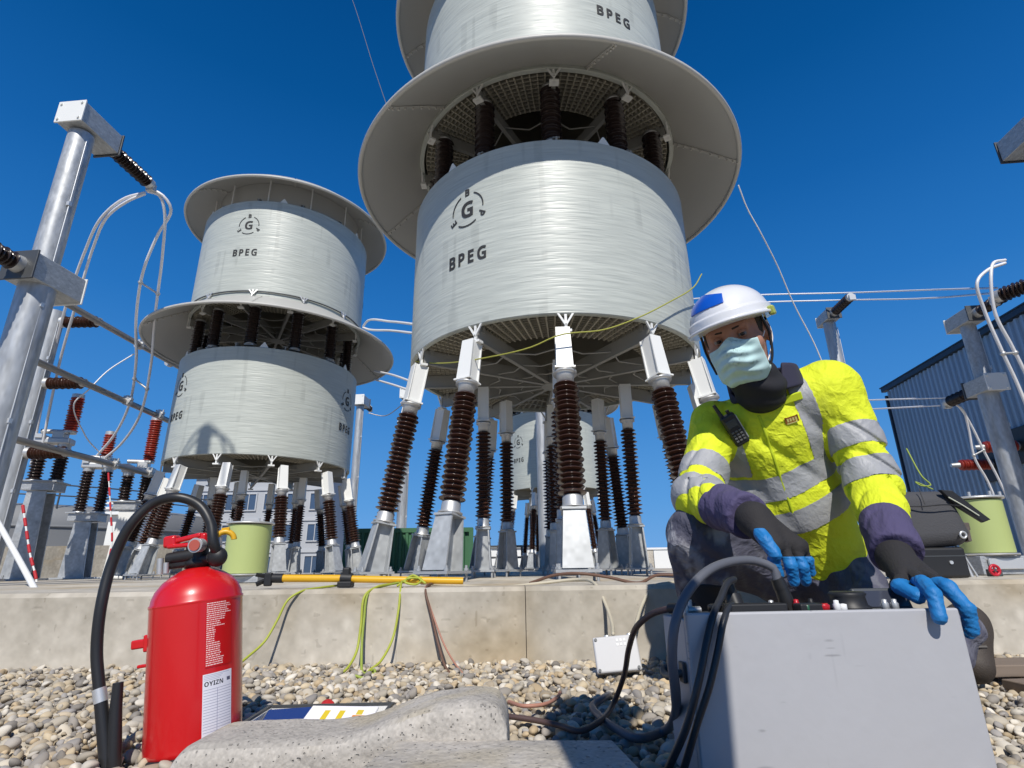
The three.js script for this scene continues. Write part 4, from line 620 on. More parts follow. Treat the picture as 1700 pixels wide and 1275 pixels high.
// ---------- people: signed-distance figures meshed with surface nets ----------
function isoMesh(sdf, lo, hi, cell, colorFn, nFn = sdf) {
  const nx = Math.ceil((hi[0] - lo[0]) / cell) + 1, ny = Math.ceil((hi[1] - lo[1]) / cell) + 1, nz = Math.ceil((hi[2] - lo[2]) / cell) + 1;
  const f = new Float32Array(nx * ny * nz), id = (i, j, k) => (k * ny + j) * nx + i;
  for (let k = 0; k < nz; k++) for (let j = 0; j < ny; j++) { let i = 0; while (i < nx) { const d = sdf(lo[0] + i * cell, lo[1] + j * cell, lo[2] + k * cell); f[id(i, j, k)] = d; let skip = Math.min(nx - 1 - i, Math.floor((Math.abs(d) - cell * 2.2) / (cell * 1.25))); i++; while (skip-- > 0) { f[id(i, j, k)] = d > 0 ? 1 : -1; i++; } } }
  const vid = new Int32Array(nx * ny * nz).fill(-1), pos = [], idx = [];
  for (let k = 0; k < nz - 1; k++) for (let j = 0; j < ny - 1; j++) for (let i = 0; i < nx - 1; i++) {
    let n = 0, sx = 0, sy = 0, sz = 0; const c = []; let m = 0;
    for (let q = 0; q < 8; q++) { const v = f[id(i + (q & 1), j + ((q >> 1) & 1), k + (q >> 2))]; c.push(v); if (v < 0) m++; }
    if (m === 0 || m === 8) continue;
    for (const [a, b] of EDGES) { if ((c[a] < 0) === (c[b] < 0)) continue; const t = c[a] / (c[a] - c[b]); sx += (a & 1) + ((b & 1) - (a & 1)) * t; sy += ((a >> 1) & 1) + (((b >> 1) & 1) - ((a >> 1) & 1)) * t; sz += (a >> 2) + ((b >> 2) - (a >> 2)) * t; n++; }
    vid[id(i, j, k)] = pos.length / 3; pos.push(lo[0] + (i + sx / n) * cell, lo[1] + (j + sy / n) * cell, lo[2] + (k + sz / n) * cell);
  }
  const quad = (a, b, c, d, flip) => { if (a < 0 || b < 0 || c < 0 || d < 0) return; if (flip) idx.push(a, c, b, a, d, c); else idx.push(a, b, c, a, c, d); };
  for (let k = 1; k < nz - 1; k++) for (let j = 1; j < ny - 1; j++) for (let i = 1; i < nx - 1; i++) {
    const s = f[id(i, j, k)] < 0;
    if (s !== (f[id(i + 1, j, k)] < 0)) quad(vid[id(i, j - 1, k - 1)], vid[id(i, j, k - 1)], vid[id(i, j, k)], vid[id(i, j - 1, k)], !s);
    if (s !== (f[id(i, j + 1, k)] < 0)) quad(vid[id(i - 1, j, k - 1)], vid[id(i - 1, j, k)], vid[id(i, j, k)], vid[id(i, j, k - 1)], !s);
    if (s !== (f[id(i, j, k + 1)] < 0)) quad(vid[id(i - 1, j - 1, k)], vid[id(i, j - 1, k)], vid[id(i, j, k)], vid[id(i - 1, j, k)], !s);
  }
  const g = new THREE.BufferGeometry(), P = new Float32Array(pos), Nn = new Float32Array(P.length), uv = new Float32Array(P.length / 3 * 2), e = cell * .5;
  for (let i = 0; i < P.length; i += 3) { // project on to the surface, take the gradient as normal
    let [x, y, z] = [P[i], P[i + 1], P[i + 2]], gx = nFn(x + e, y, z) - nFn(x - e, y, z), gy = nFn(x, y + e, z) - nFn(x, y - e, z), gz = nFn(x, y, z + e) - nFn(x, y, z - e), l = Math.hypot(gx, gy, gz) || 1; gx /= l; gy /= l; gz /= l;
    const d = nFn === sdf ? Math.max(-cell * .4, Math.min(cell * .4, sdf(x, y, z))) : 0; P[i] -= gx * d; P[i + 1] -= gy * d; P[i + 2] -= gz * d; Nn[i] = gx; Nn[i + 1] = gy; Nn[i + 2] = gz; uv[i / 3 * 2] = P[i] + P[i + 2] * .7; uv[i / 3 * 2 + 1] = P[i + 1] + P[i + 2] * .3;
  }
  g.setAttribute('position', new THREE.BufferAttribute(P, 3)); g.setAttribute('normal', new THREE.BufferAttribute(Nn, 3)); g.setAttribute('uv', new THREE.BufferAttribute(uv, 2));
  if (colorFn) { const C = new Float32Array(P.length); for (let i = 0; i < P.length; i += 3) { const c = colorFn(P[i], P[i + 1], P[i + 2]); C[i] = c[0]; C[i + 1] = c[1]; C[i + 2] = c[2]; } g.setAttribute('color', new THREE.BufferAttribute(C, 3)); }
  g.setIndex(idx); return g;
}
const EDGES = [[0, 1], [2, 3], [4, 5], [6, 7], [0, 2], [1, 3], [4, 6], [5, 7], [0, 4], [1, 5], [2, 6], [3, 7]];
const smin = (a, b, k) => { const h = Math.max(k - Math.abs(a - b), 0) / k; return Math.min(a, b) - h * h * k * .25; };
const smax = (a, b, k) => -smin(-a, -b, k);
const cone = (a, b, ra, rb2) => { const bx_ = b[0] - a[0], by = b[1] - a[1], bz = b[2] - a[2], L2 = bx_ * bx_ + by * by + bz * bz; const F = (x, y, z) => { const px = x - a[0], py = y - a[1], pz = z - a[2]; let t = (px * bx_ + py * by + pz * bz) / L2; t = t < 0 ? 0 : t > 1 ? 1 : t; const dx = px - bx_ * t, dy = py - by * t, dz = pz - bz * t; return Math.sqrt(dx * dx + dy * dy + dz * dz) - (ra + (rb2 - ra) * t); }; F.t = (x, y, z) => ((x - a[0]) * bx_ + (y - a[1]) * by + (z - a[2]) * bz) / L2; F.len = Math.sqrt(L2); return F; };
const chain = (pts, rs, k = .02) => { const c = []; for (let i = 0; i < pts.length - 1; i++) c.push(cone(pts[i], pts[i + 1], rs[i], rs[i + 1])); return (x, y, z) => { let d = c[0](x, y, z); for (let i = 1; i < c.length; i++) d = smin(d, c[i](x, y, z), k); return d; }; };
const ell = (c, r) => (x, y, z) => { const a = (x - c[0]) / r[0], b = (y - c[1]) / r[1], d = (z - c[2]) / r[2], k0 = Math.sqrt(a * a + b * b + d * d), k1 = Math.sqrt(a * a / r[0] / r[0] + b * b / r[1] / r[1] + d * d / r[2] / r[2]); return k1 < 1e-9 ? -Math.min(...r) : k0 * (k0 - 1) / k1; };
const lerp3 = (a, b, t) => a.map((v, i) => v + (b[i] - v) * t), nrm = a => { const l = Math.hypot(...a); return a.map(v => v / l); }, dot = (a, b) => a[0] * b[0] + a[1] * b[1] + a[2] * b[2], crs = (a, b) => [a[1] * b[2] - a[2] * b[1], a[2] * b[0] - a[0] * b[2], a[0] * b[1] - a[1] * b[0]], vsub = (a, b) => a.map((v, i) => v - b[i]), vadd = (a, b, s = 1) => a.map((v, i) => v + b[i] * s);

{
  const W = thing('person', 'kneeling worker in yellow high-visibility jacket, white helmet, face mask and blue gloves', 'person', [0, 0, 0]);
  // joints in metres
  const J = { neck: [.735, .792, -1.515], lsh: [.905, .800, -1.490], rsh: [0.596,0.721,-1.588], lel: [0.92,0.514,-1.425], lwr: [.775, .338, -1.180], rel: [0.48,0.496,-1.452], rwr: [.500, .418, -1.178], pel: [.875, .330, -1.735], chest: [.755, .665, -1.600], rhip: [.775, .315, -1.755], lhip: [.955, .315, -1.735], rkn: [.478, .398, -1.480], rank: [.520, .085, -1.640], lkn: [.885, .085, -1.400], lank: [1.215,0.16,-1.62], ltoe: [1.139,0.052,-1.53] };
  const warp = (x, y, z) => Math.sin(x * 23 + 3 * Math.sin(y * 13 + z * 9)) * Math.sin(z * 19 - y * 11);
  // --- jacket ---
  const mid = lerp3(J.pel, J.chest, .5);
  const torsoC = [cone(vadd(J.pel, [0, .045, .01]), mid, .150, .150), cone(mid, J.chest, .150, .142), cone(vadd(J.lsh, [-.045, -.045, -.005]), vadd(J.rsh, [.045, -.03, .0]), .092, .088), cone(J.chest, vadd(J.neck, [0, -.04, -.01]), .11, .07), cone(vadd(J.neck, [.03, -.035, -.015]), vadd(J.lsh, [-.02, -.01, 0]), .055, .070)];
  const spine = nrm(vsub(J.chest, J.pel)), side = nrm(vsub(J.lsh, J.rsh)), front = nrm(crs(side, spine)); // front points to the camera side
  const sC = vadd(J.chest, [0, 0, 0]);
  const torso0 = (x, y, z) => { let d = torsoC[0](x, y, z); for (let i = 1; i < 5; i++) d = smin(d, torsoC[i](x, y, z), .06); return d; };
  const fold = (x, y, z) => { const r = [x - sC[0], y - sC[1], z - sC[2]], s = dot(r, side), t = dot(r, spine); return (1.2 * Math.exp(-5 * Math.sin(s * 17 + t * 7 + 1.1 * Math.sin(t * 9 + s * 5)) ** 2) - .5) * .0085 * (.4 + .6 * Math.abs(Math.sin(t * 7 + 1))) + warp(x, y, z) * .004; };
  const torso = (x, y, z) => { const d = torso0(x, y, z); return Math.abs(d) < .05 ? d + fold(x, y, z) : d; };
  const mkArm = (sh, el, wr, r) => { const u = cone(sh, el, r[0], r[1]), f = cone(el, wr, r[1] * .99, r[2]); const A = (x, y, z, cut = 9) => { const fv = f(x, y, z), d = smin(u(x, y, z), cut < 2 ? Math.max(fv, (f.t(x, y, z) - cut) * f.len) : fv, .03); if (Math.abs(d) > .04) return d; const tu = u.t(x, y, z), tf = f.t(x, y, z); const w = Math.exp(-((tu - 1) ** 2) * 14) + Math.exp(-(tf * tf) * 14); const ph = (tu < 1 ? tu : 1 + tf) * 10 + 2.4 * Math.sin(x * 19 + z * 14 + y * 8), rg = Math.sin(ph); return d + (.72 - 1.3 * Math.exp(-rg * rg * 5)) * (.0016 + .0046 * Math.min(1, w)) * -1 + warp(z, x, y) * .0042 + Math.sin(x * 70 + y * 52 + 3 * Math.sin(z * 31)) * .0009; }; A.u = u; A.f = f; return A; };
  const armL = mkArm(J.lsh, J.lel, J.lwr, [.074, .056, .046]), armR = mkArm(J.rsh, J.rel, J.rwr, [.069, .054, .045]);
  const hem = (x, y, z) => -(dot([x - J.pel[0], y - J.pel[1], z - J.pel[2]], spine) + .035);
  const jacket0 = (x, y, z) => smin(smin(torso(x, y, z), armL(x, y, z, .72), .028), armR(x, y, z, .62), .024);
  const neckHole = cone(vadd(J.neck, [-.005, .0, .02]), vadd(J.neck, [-.04, .16, .03]), .052, .07);
  const jacket = (x, y, z) => { let d = smax(jacket0(x, y, z), hem(x, y, z), .012); d = smax(d, -neckHole(x, y, z), .01); return d; };
  const lo = [.36, .22, -1.95], hi = [1.08, .93, -1.08];
  const weave = tex(256, 256, (u, v) => .5 + .5 * N2.fbm(u, v, 32, 3), false, [16, 16]);
  const crumple = tex(512, 512, (u, v) => { const q = N1.fbm(u, v, 4, 3), r1 = 1 - Math.abs(2 * N2.fbm(u + q * .12, v + q * .1, 5, 3) - 1) * 2.4, r2 = 1 - Math.abs(2 * N3.fbm(u, v + q * .08, 11, 3) - 1) * 2.4; return .35 + .35 * Math.max(0, r1) + .18 * Math.max(0, r2) + .08 * N2.fbm(u, v, 90, 2); }, false, [3.2, 3.2]);
  const hv = mat([1, 1, 1], .78, 0, { vertexColors: true, bumpMap: crumple, bumpScale: .009 });
  const dirt = (x, y, z) => { const n = N1.fbm(x * 1.3 + z, y * 1.3 + z * .5, 9, 4), s = sm(.60, .78, n) * .35; return [mix(.69, .42, s), mix(.765, .46, s), mix(.020, .05, s)]; };
  part('jacket', isoMesh(jacket, lo, hi, .0065, dirt), hv, W);
  // reflective tape
  const tape = mat([.35, .355, .37], .55, .05, { bumpMap: crumple, bumpScale: .005 });
  const strip = (base, cond, off = .003, c = .0048, l = lo, h = hi) => isoMesh((x, y, z) => { const d = base(x, y, z) - off; return d > .03 ? d : Math.max(d, -(d + .014), cond(x, y, z)); }, l, h, c, null, base);
  const tT = (x, y, z) => dot([x - J.pel[0], y - J.pel[1], z - J.pel[2]], spine), tS = (x, y, z) => dot([x - J.pel[0], y - J.pel[1], z - J.pel[2]], side), tF = (x, y, z) => dot([x - sC[0], y - sC[1], z - sC[2]], front);
  const torsoH = (x, y, z) => smax(torso(x, y, z), -neckHole(x, y, z), .01);
  for (const c of [.205, .305]) part('reflective_band', strip(torsoH, (x, y, z) => Math.abs(tT(x, y, z) - c - .012 * Math.sin(tS(x, y, z) * 12)) - .033), tape, W);
  const mS = dot(vsub(J.chest, J.pel), side);
  for (const o of [.098, -.115]) part('reflective_brace', strip(torsoH, (x, y, z) => Math.max(Math.abs(tS(x, y, z) - mS - o) - .026, .335 - tT(x, y, z))), tape, W);
  for (const [A, us] of [[armL, [.56, .88]], [armR, [.70, 1.02]]]) for (const t of us) part('sleeve_band', strip(A, (x, y, z) => Math.abs(A.u.t(x, y, z) - t) * A.u.len - .031, .003, .0045, A === armL ? [.80, .36, -1.62] : [.36, .40, -1.72], A === armL ? [1.08, .92, -1.28] : [.72, .82, -1.28]), tape, W);
  const navy = mat([.072, .060, .135], .85, 0, { bumpMap: crumple, bumpScale: .009 });
  part('cuff', isoMesh((x, y, z) => { const d = armL(x, y, z) - .003, t = armL.f.t(x, y, z); return d > .04 ? d : smax(smax(d, (.56 - t) * armL.f.len, .008), (t - .97) * armL.f.len, .008); }, [.66, .24, -1.46], [1.0, .58, -1.08], .0055), navy, W);
  part('cuff', isoMesh((x, y, z) => { const d = armR(x, y, z) - .003, t = armR.f.t(x, y, z); return d > .04 ? d : smax(smax(d, (.42 - t) * armR.f.len, .008), (t - .93) * armR.f.len, .008); }, [.38, .30, -1.42], [.62, .60, -1.08], .0055), navy, W);
  // collar and neck gaiter
  const colA = vadd(J.neck, [.002, -.055, .012]), colB = vadd(J.neck, [-.035, .085, .035]), colC = cone(colA, colB, .098, .086), colL = colC.len;
  part('collar', isoMesh((x, y, z) => { const d = Math.abs(colC(x, y, z)) - .007, t = colC.t(x, y, z), rx = dot([x - colA[0], y - colA[1], z - colA[2]], side), rf = tF(x, y, z) - tF(...colA); const vcut = rf > 0 ? (.030 + t * .055) - Math.abs(rx + .030) : -1; return smax(smax(smax(d, (t - .92 + rx * 1.6) * colL, .01), vcut, .006), (.34 - t) * colL, .006); }, [.58, .68, -1.66], [.90, .96, -1.36], .005), mat([.028, .027, .055], .85), W);
  // zip, pocket flap, emblem: laid on the chest along its normal
  const onChest = (s, t, off = .004) => { const o = vadd(vadd(J.pel, spine, t), side, mS * (t / .37) + s); let p = vadd(o, front, .4); for (let i = 0; i < 60; i++) { const d = jacket(...p); if (d < .0006) break; p = vadd(p, front, -d * .7); } return vadd(p, front, off); };
  const frame = p => new THREE.Matrix4().makeBasis(V(side), V(spine), V(front)).setPosition(V(p));
  part('zip_placket', tube([...Array(16).keys()].map(i => .50 - i * .018).map(t => onChest(-.035 + .02 * (.4 - t), t, -.0015)), .0045, 40, 8), mat([.50, .60, .014], .75), W);
  part('pocket_flap', rb(.105, .022, .008, .003).applyMatrix4(frame(onChest(.030, .520, .004))), mat([.58, .69, .016], .8), W);
  part('pocket_slot', rb(.052, .0055, .004, .0015).applyMatrix4(frame(onChest(.044, .524, .0095))), mat([.04, .04, .02], .8), W);
  const em = frame(onChest(.036, .478, .006));
  part('chest_emblem', merge([new THREE.CylinderGeometry(.017, .017, .002, 24, 1, false, -Math.PI / 2, Math.PI).rotateX(Math.PI / 2), bx(.004, .018, .002, -.015, -.008, 0), bx(.004, .018, .002, .015, -.008, 0)]).applyMatrix4(em), mat([.30, .10, .012], .8), W);
  part('emblem_lettering', merge([...[-.010, -.003, .004, .011].map(x => bx(.0045, .009, .0022, x, -.008, 0)), bx(.028, .003, .0022, 0, -.017, 0)]).applyMatrix4(em), mat([.62, .55, .20], .8), W);
  // --- trousers ---
  const legR = chain([J.rhip, J.rkn, J.rank], [.098, .074, .058], .04), legL = chain([J.lhip, J.lkn, J.lank], [.098, .072, .052], .04), pelv = ell([J.pel[0], J.pel[1] + .02, J.pel[2]], [.155, .13, .13]);
  const trou0 = (x, y, z) => smin(smin(legR(x, y, z), legL(x, y, z), .03), pelv(x, y, z), .05);
  const trou = (x, y, z) => { const d = trou0(x, y, z); return Math.abs(d) < .04 ? d + Math.sin(x * 40 + y * 62 + 3 * Math.sin(z * 22 + x * 12)) * .0042 + warp(y, z, x) * .005 : d; };
  part('trousers', isoMesh(trou, [.36, .0, -1.95], [1.32, .52, -1.28], .0075, (x, y, z) => { const n = N2.fbm(x * 2.2 + z * .8, y * 2.2 - z * .6, 14, 4), kn = Math.exp(-((x - .46) ** 2 + (y - .40) ** 2 + (z + 1.46) ** 2) / .02), s = sm(.52, .70, n) * (.25 + .75 * kn); return mix3([.082, .082, .118], [.32, .32, .35], s); }), mat([1, 1, 1], .85, 0, { vertexColors: true, bumpMap: crumple, bumpScale: .012 }), W);
  part('knee_pad', isoMesh((x, y, z) => Math.max(trou(x, y, z) - .004, -(trou(x, y, z) + .01), Math.hypot(x - .50, y - .24, z + 1.52) - .075), [.36, .14, -1.70], [.64, .36, -1.36], .007), mat([.016, .016, .018], .8), W);
  // shoes
  const shoe = (an, toe, up) => { const d = nrm(vsub(toe, an)), heel = vadd(an, up, -.01), c1 = cone(vadd(an, d, -.02), vadd(toe, d, -.04), .048, .042), c2 = cone(vadd(an, up, .0), vadd(an, up, .06), .046, .05); return (x, y, z) => smin(c1(x, y, z), c2(x, y, z), .03); };
  const leather = mat([.055, .043, .034], .65, 0, { bumpMap: weave, bumpScale: .0015 });
  const sL = shoe(J.lank, J.ltoe, nrm(vsub(J.lkn, J.lank)));
  part('shoe', isoMesh((x, y, z) => Math.max(sL(x, y, z), -y + .012), [1.02, 0, -1.82], [1.36, .30, -1.38], .006), leather, W);
  part('laces', merge([.15, .3, .45, .6].map(t => { const p = lerp3(J.lank, J.ltoe, t), n = nrm([-.35, .55, .75]); return tube([vadd(vadd(p, n, .046), [-.03, -.004, 0]), vadd(p, n, .053), vadd(vadd(p, n, .046), [.03, .004, 0])], .0035, 10, 6); })), mat([.12, .11, .10], .8), W);
  part('shoe', isoMesh((x, y, z) => Math.max(shoe(J.rank, [.47, .04, -1.45], [0, 1, 0])(x, y, z), -y + .012), [.38, 0, -1.76], [.62, .20, -1.36], .008), leather, W);
  // --- head ---
  const HC = [0.619,0.919,-1.406];
  const F = nrm([-.52, -.33, .78]); let U = nrm([-.36, .89, .30]); U = nrm(vadd(U, F, -dot(U, F))); const S = crs(U, F); // S = wearer's left
  const loc = (x, y, z) => { const r = [x - HC[0], y - HC[1], z - HC[2]]; return [dot(r, S), dot(r, U), dot(r, F)]; };
  const HM = new THREE.Matrix4().makeBasis(V(S).multiplyScalar(.99), V(U).multiplyScalar(.99), V(F).multiplyScalar(.99)).setPosition(V(HC));
  const e1 = ell([0, .028, -.012], [.077, .098, .096]), e2 = ell([0, -.045, .022], [.060, .072, .066]), jawc = cone([-.03, -.085, .045], [.03, -.085, .045], .030, .030), nose = cone([0, .004, .083], [0, -.034, .104], .010, .0135), nw = cone([-.012, -.036, .092], [.012, -.036, .092], .010, .010), brow = cone([-.04, .026, .072], [.04, .026, .072], .013, .013), sockL = ell([.032, .006, .096], [.020, .014, .018]), sockR = ell([-.032, .006, .096], [.020, .014, .018]), ckL = ell([.045, -.028, .058], [.024, .022, .024]), ckR = ell([-.045, -.028, .058], [.024, .022, .024]), earL = ell([.080, -.004, -.006], [.010, .032, .020]), earR = ell([-.080, -.004, -.006], [.010, .032, .020]), nk = cone([0, -.06, -.025], [.008, -.145, -.035], .054, .050), lips = cone([-.018, -.064, .082], [.018, -.064, .082], .008, .008);
  const headL = (a, b, c) => { let d = smin(e1(a, b, c), e2(a, b, c), .04); d = smin(d, jawc(a, b, c), .03); d = smin(d, brow(a, b, c), .02); d = smin(d, ckL(a, b, c), .025); d = smin(d, ckR(a, b, c), .025); d = smax(d, -sockL(a, b, c), .012); d = smax(d, -sockR(a, b, c), .012); d = smin(d, nose(a, b, c), .014); d = smin(d, nw(a, b, c), .01); d = smin(d, lips(a, b, c), .012); d = smin(d, earL(a, b, c), .008); d = smin(d, earR(a, b, c), .008); return smin(d, nk(a, b, c), .03); };
  const inHead = g => g.applyMatrix4(HM);
  part('neck_gaiter', inHead(isoMesh((a, b, c) => smin(cone([0, -.098, .012], [.015, -.15, -.012], .058, .061)(a, b, c), cone([.010, -.14, -.012], [.004, -.172, -.034], .060, .056)(a, b, c), .03) + Math.sin(b * 110 + a * 40 + Math.sin(c * 40)) * .0025, [-.10, -.34, -.16], [.15, -.02, .11], .005)), mat([.013, .013, .018], .8), W);
  const fore = cone(J.rwr, lerp3(J.rwr, J.rel, .5), .031, .036), fore2 = cone(J.lwr, lerp3(J.lwr, J.lel, .5), .031, .036);
  part('body', merge([inHead(isoMesh(headL, [-.10, -.2, -.13], [.10, .14, .13], .0036, (a, b, c) => { const n = N1.fbm(a * 3 + 3, b * 3 + c, 20, 3), r = Math.exp(-((Math.abs(a) - .08) ** 2 + b * b + c * c) / .0016) * .3; return [mix(.42, .36, n) + r * .1, mix(.215, .17, n) - r * .03, mix(.145, .11, n) - r * .02]; })), isoMesh(fore, [.40, .34, -1.36], [.58, .54, -1.10], .006), isoMesh(fore2, [.70, .27, -1.38], [.94, .50, -1.10], .006)]), mat([.39, .195, .13], .55), W);
  for (const s of [-1, 1]) { part('eye', inHead(new THREE.SphereGeometry(.0118, 16, 12).translate(s * .0315, .005, .0755)), mat([.20, .18, .165], .3), W); part('iris', inHead(new THREE.SphereGeometry(.0062, 12, 10).translate(s * .0315 + .0015, .0035, .0835)), mat([.02, .013, .01], .15), W); part('eyebrow', inHead(tube([[s * .015, .0245, .0885], [s * .033, .0262, .0835], [s * .049, .0195, .070]], .0030, 12, 7)), mat([.035, .026, .02], .9), W); part('eyelid', inHead(isoMesh((a, b, c) => Math.max(Math.hypot(a - s * .0315, b - .005, c - .0755) - .0130, Math.min(-(b - .0070), b + .0005)), [s * .0315 - .016, -.012, .058], [s * .0315 + .016, .022, .092], .002)), mat([.36, .18, .12], .55), W); }
  // surgical mask with pleats
  const maskF = (a, b, c) => { const base = smin(smin(ell([0, -.055, .035], [.066, .070, .066])(a, b, c), cone([0, -.012, .075], [0, -.05, .098], .020, .026)(a, b, c), .04), headL(a, b, c) - .0055, .012); return base - .002 + (Math.sin(b * 235 + Math.abs(a) * 50 + 1.2 * Math.sin(a * 60)) + .5 * Math.sin(b * 120 - a * 150)) * .0026 * sm(.075, .02, Math.abs(a)) + Math.sin(a * 90 + b * 40) * .0012; };
  part('face_mask', inHead(isoMesh((a, b, c) => { const d = maskF(a, b, c), topL = -.012 + .018 * Math.exp(-a * a / .0006) - Math.abs(a) * .08; return smax(smax(smax(Math.abs(d + .0015) - .0022, b - topL, .002), -(b + .128), .004), Math.max(.012 - c, Math.abs(a) - .065), .003); }, [-.09, -.14, 0], [.09, .03, .135], .0026)), mat([.50, .70, .70], .8, 0), W);
  for (const s of [-1, 1]) part('mask_loop', inHead(tube([[s * .064, -.026, .030], [s * .078, -.004, .012], [s * .088, .022, -.012], [s * .088, -.02, -.022], [s * .072, -.062, .005], [s * .060, -.085, .030]], .0018, 24, 6)), M.white, W);
  // helmet
  const hs = ell([0, .056, -.012], [.106, .098, .130]);
  const dome = (a, b, c) => smax(hs(a, b, c), -(b - .040 - c * .05), .006);
  const brimF = (a, b, c) => { const k = Math.hypot(a / .113, (c - .018) / .148) - 1; return smax(k * .11, Math.abs(b - .046 - c * .05 + Math.max(0, c) * .06 + a * a * .5) - .0045, .004); };
  const band = (a, b, c) => smax(hs(a, b, c) - .0055, Math.abs(b - .057 - c * .05) - .012, .005);
  const helm = (a, b, c) => { let d = smin(dome(a, b, c), brimF(a, b, c), .014); d = smin(d, band(a, b, c), .004); return d; };
  const hmat = new THREE.MeshPhysicalMaterial({ color: lin(.74, .745, .76), roughness: .32, clearcoat: .4, clearcoatRoughness: .15 });
  const H = sub('helmet', W);
  part('shell', inHead(isoMesh(helm, [-.13, .0, -.16], [.13, .165, .18], .0036)), hmat, H);
  part('blue_sticker', inHead(isoMesh((a, b, c) => { const d = hs(a, b, c) - .0028; return Math.max(d, -(d + .007), Math.abs(a + .030) - .050, Math.abs(b - .126) - .030, -c - .02, a * .35 + b - .147 + .016); }, [-.13, .05, -.05], [.06, .165, .16], .0026)), mat([.006, .095, .52], .3), H);
  part('chin_strap', merge([tube([[.082, .036, .02], [.086, -.01, .012], [.074, -.075, .022], [.05, -.115, .035]], .0034, 24, 6), tube([[.084, .036, -.04], [.088, .0, -.01], [.080, -.045, .015]], .003, 20, 6), tube([[-.082, .036, .02], [-.086, -.01, .012], [-.076, -.075, .022]], .0034, 20, 6)].map(inHead)), M.black, H);
  part('lamp_clip', inHead(rb(.016, .026, .034, .005, .112, .040, .020)), mat([.40, .46, .10], .4), H);
  part('hair', inHead(isoMesh((a, b, c) => Math.max(e1(a, b, c) - .004, c - .035, b - .04, -b - .04), [-.10, -.06, -.13], [.10, .06, .06], .005)), mat([.03, .025, .02], .9), W);
  // --- gloves ---
  const blk = mat([.022, .020, .021], .85, 0, { bumpMap: weave, bumpScale: .0014 }), blu = mat([.010, .175, .46], .6, 0, { bumpMap: weave, bumpScale: .0008 });
  const hand = (fingers, palm, lo2, hi2, split, parent) => {
    const P = palm.map(([a, b, r1, r2]) => cone(a, b, r1, r2)), C = fingers.map(([pts, r]) => chain(pts, pts.map((_, i) => r * (1 - .07 * i)), .004));
    const pal = (x, y, z) => { let d = P[0](x, y, z); for (let i = 1; i < P.length; i++) d = smin(d, P[i](x, y, z), .012); return d; };
    const fin = (x, y, z) => { let d = 9; for (const c of C) d = Math.min(d, c(x, y, z)); return d < .01 ? d + Math.sin(y * 700 + z * 420 + 2 * Math.sin(x * 260)) * .00035 + (N1.val(x * 160 + 50, y * 160 + z * 120 + 90, 256) - .5) * .0016 : d; };
    const g = sub('glove', parent);
    part('knit_back', isoMesh((x, y, z) => smin(pal(x, y, z), fin(x, y, z), .006), lo2, hi2, .0030), blk, g);
    part('coated_fingers', isoMesh((x, y, z) => { const d = smin(pal(x, y, z), fin(x, y, z), .006) - .0012; return Math.max(d, split(x, y, z)); }, lo2, hi2, .0030), blu, g);
  };
  { // right hand hanging over the test set, thumb towards the left of the picture
    const k = [[.503, .366, -1.128], [.527, .360, -1.126], [.551, .358, -1.134], [.571, .364, -1.148]], off = [[[-.003, -.030, .010], [.004, -.055, .004]], [[.002, -.034, .012], [.008, -.062, .002]], [[.005, -.034, .010], [.012, -.060, -.001]], [[.008, -.028, .004], [.014, -.050, -.006]]];
    const fingers = k.map((p, i) => [[p, vadd(p, off[i][0]), vadd(p, off[i][1])], [.0106, .0110, .0104, .0092][i]]);
    const th = [[.490, .402, -1.150], [.490, .374, -1.122], [.500, .346, -1.108]]; fingers.push([th, .0118]); const thc = chain(th, [.0118, .011, .0105], .004);
    hand(fingers, [[J.rwr, lerp3(k[0], k[1], .3), .033, .020], [J.rwr, lerp3(k[2], k[3], .4), .031, .019], [k[0], k[3], .014, .013], [vadd(J.rwr, [-.002, .012, -.035]), J.rwr, .033, .031], [J.rwr, [.490, .392, -1.145], .028, .016]], [.42, .27, -1.24], [.62, .47, -1.07], (x, y, z) => Math.min(y - .343, Math.max(thc(x, y, z) - .003, y - .398)), W);
  }
  { // left hand gripping the top right corner of the test set
    const fingers = [
      [[[.706, .302, -1.068], [.672, .289, -1.030], [.676, .2745, -.994]], .0120],
      [[[.722, .306, -1.060], [.697, .293, -1.000], [.680, .2805, -.962], [.672, .246, -.9495]], .0120],
      [[[.745, .304, -1.062], [.742, .288, -1.010], [.746, .256, -.984], [.749, .222, -.990]], .0118],
      [[[.764, .298, -1.078], [.766, .276, -1.034], [.769, .244, -1.016], [.768, .214, -1.022]], .0104],
      [[[.738, .306, -1.118], [.706, .288, -1.090], [.680, .2725, -1.058]], .0115]];
    hand(fingers, [[J.lwr, [.716, .304, -1.078], .032, .020], [J.lwr, [.760, .300, -1.082], .031, .019], [[.710, .303, -1.070], [.762, .299, -1.080], .015, .014], [vadd(J.lwr, [.03, .035, -.045]), J.lwr, .034, .031], [J.lwr, [.735, .306, -1.115], .026, .016]], [.62, .19, -1.26], [.84, .40, -.92], (x, y, z) => Math.min(z + 1.050 > 0 ? -1 : .01 - (z + 1.06), 1) > 0 ? 1 : (dot([x, y - .30, z + 1.03], [0, 1, -.35]) - .004), W);
  }
  // two-way radio clipped to the right brace
  const rp = onChest(-.108, .487, .018), Rm = new THREE.Matrix4().makeBasis(V(side), V(spine), V(front)).setPosition(V(rp));
  const Ra = thing('two_way_radio', "black two-way radio clipped on the worker's shoulder strap", 'radio', [0, 0, 0]); const rr = g => g.rotateZ(.22).applyMatrix4(Rm);
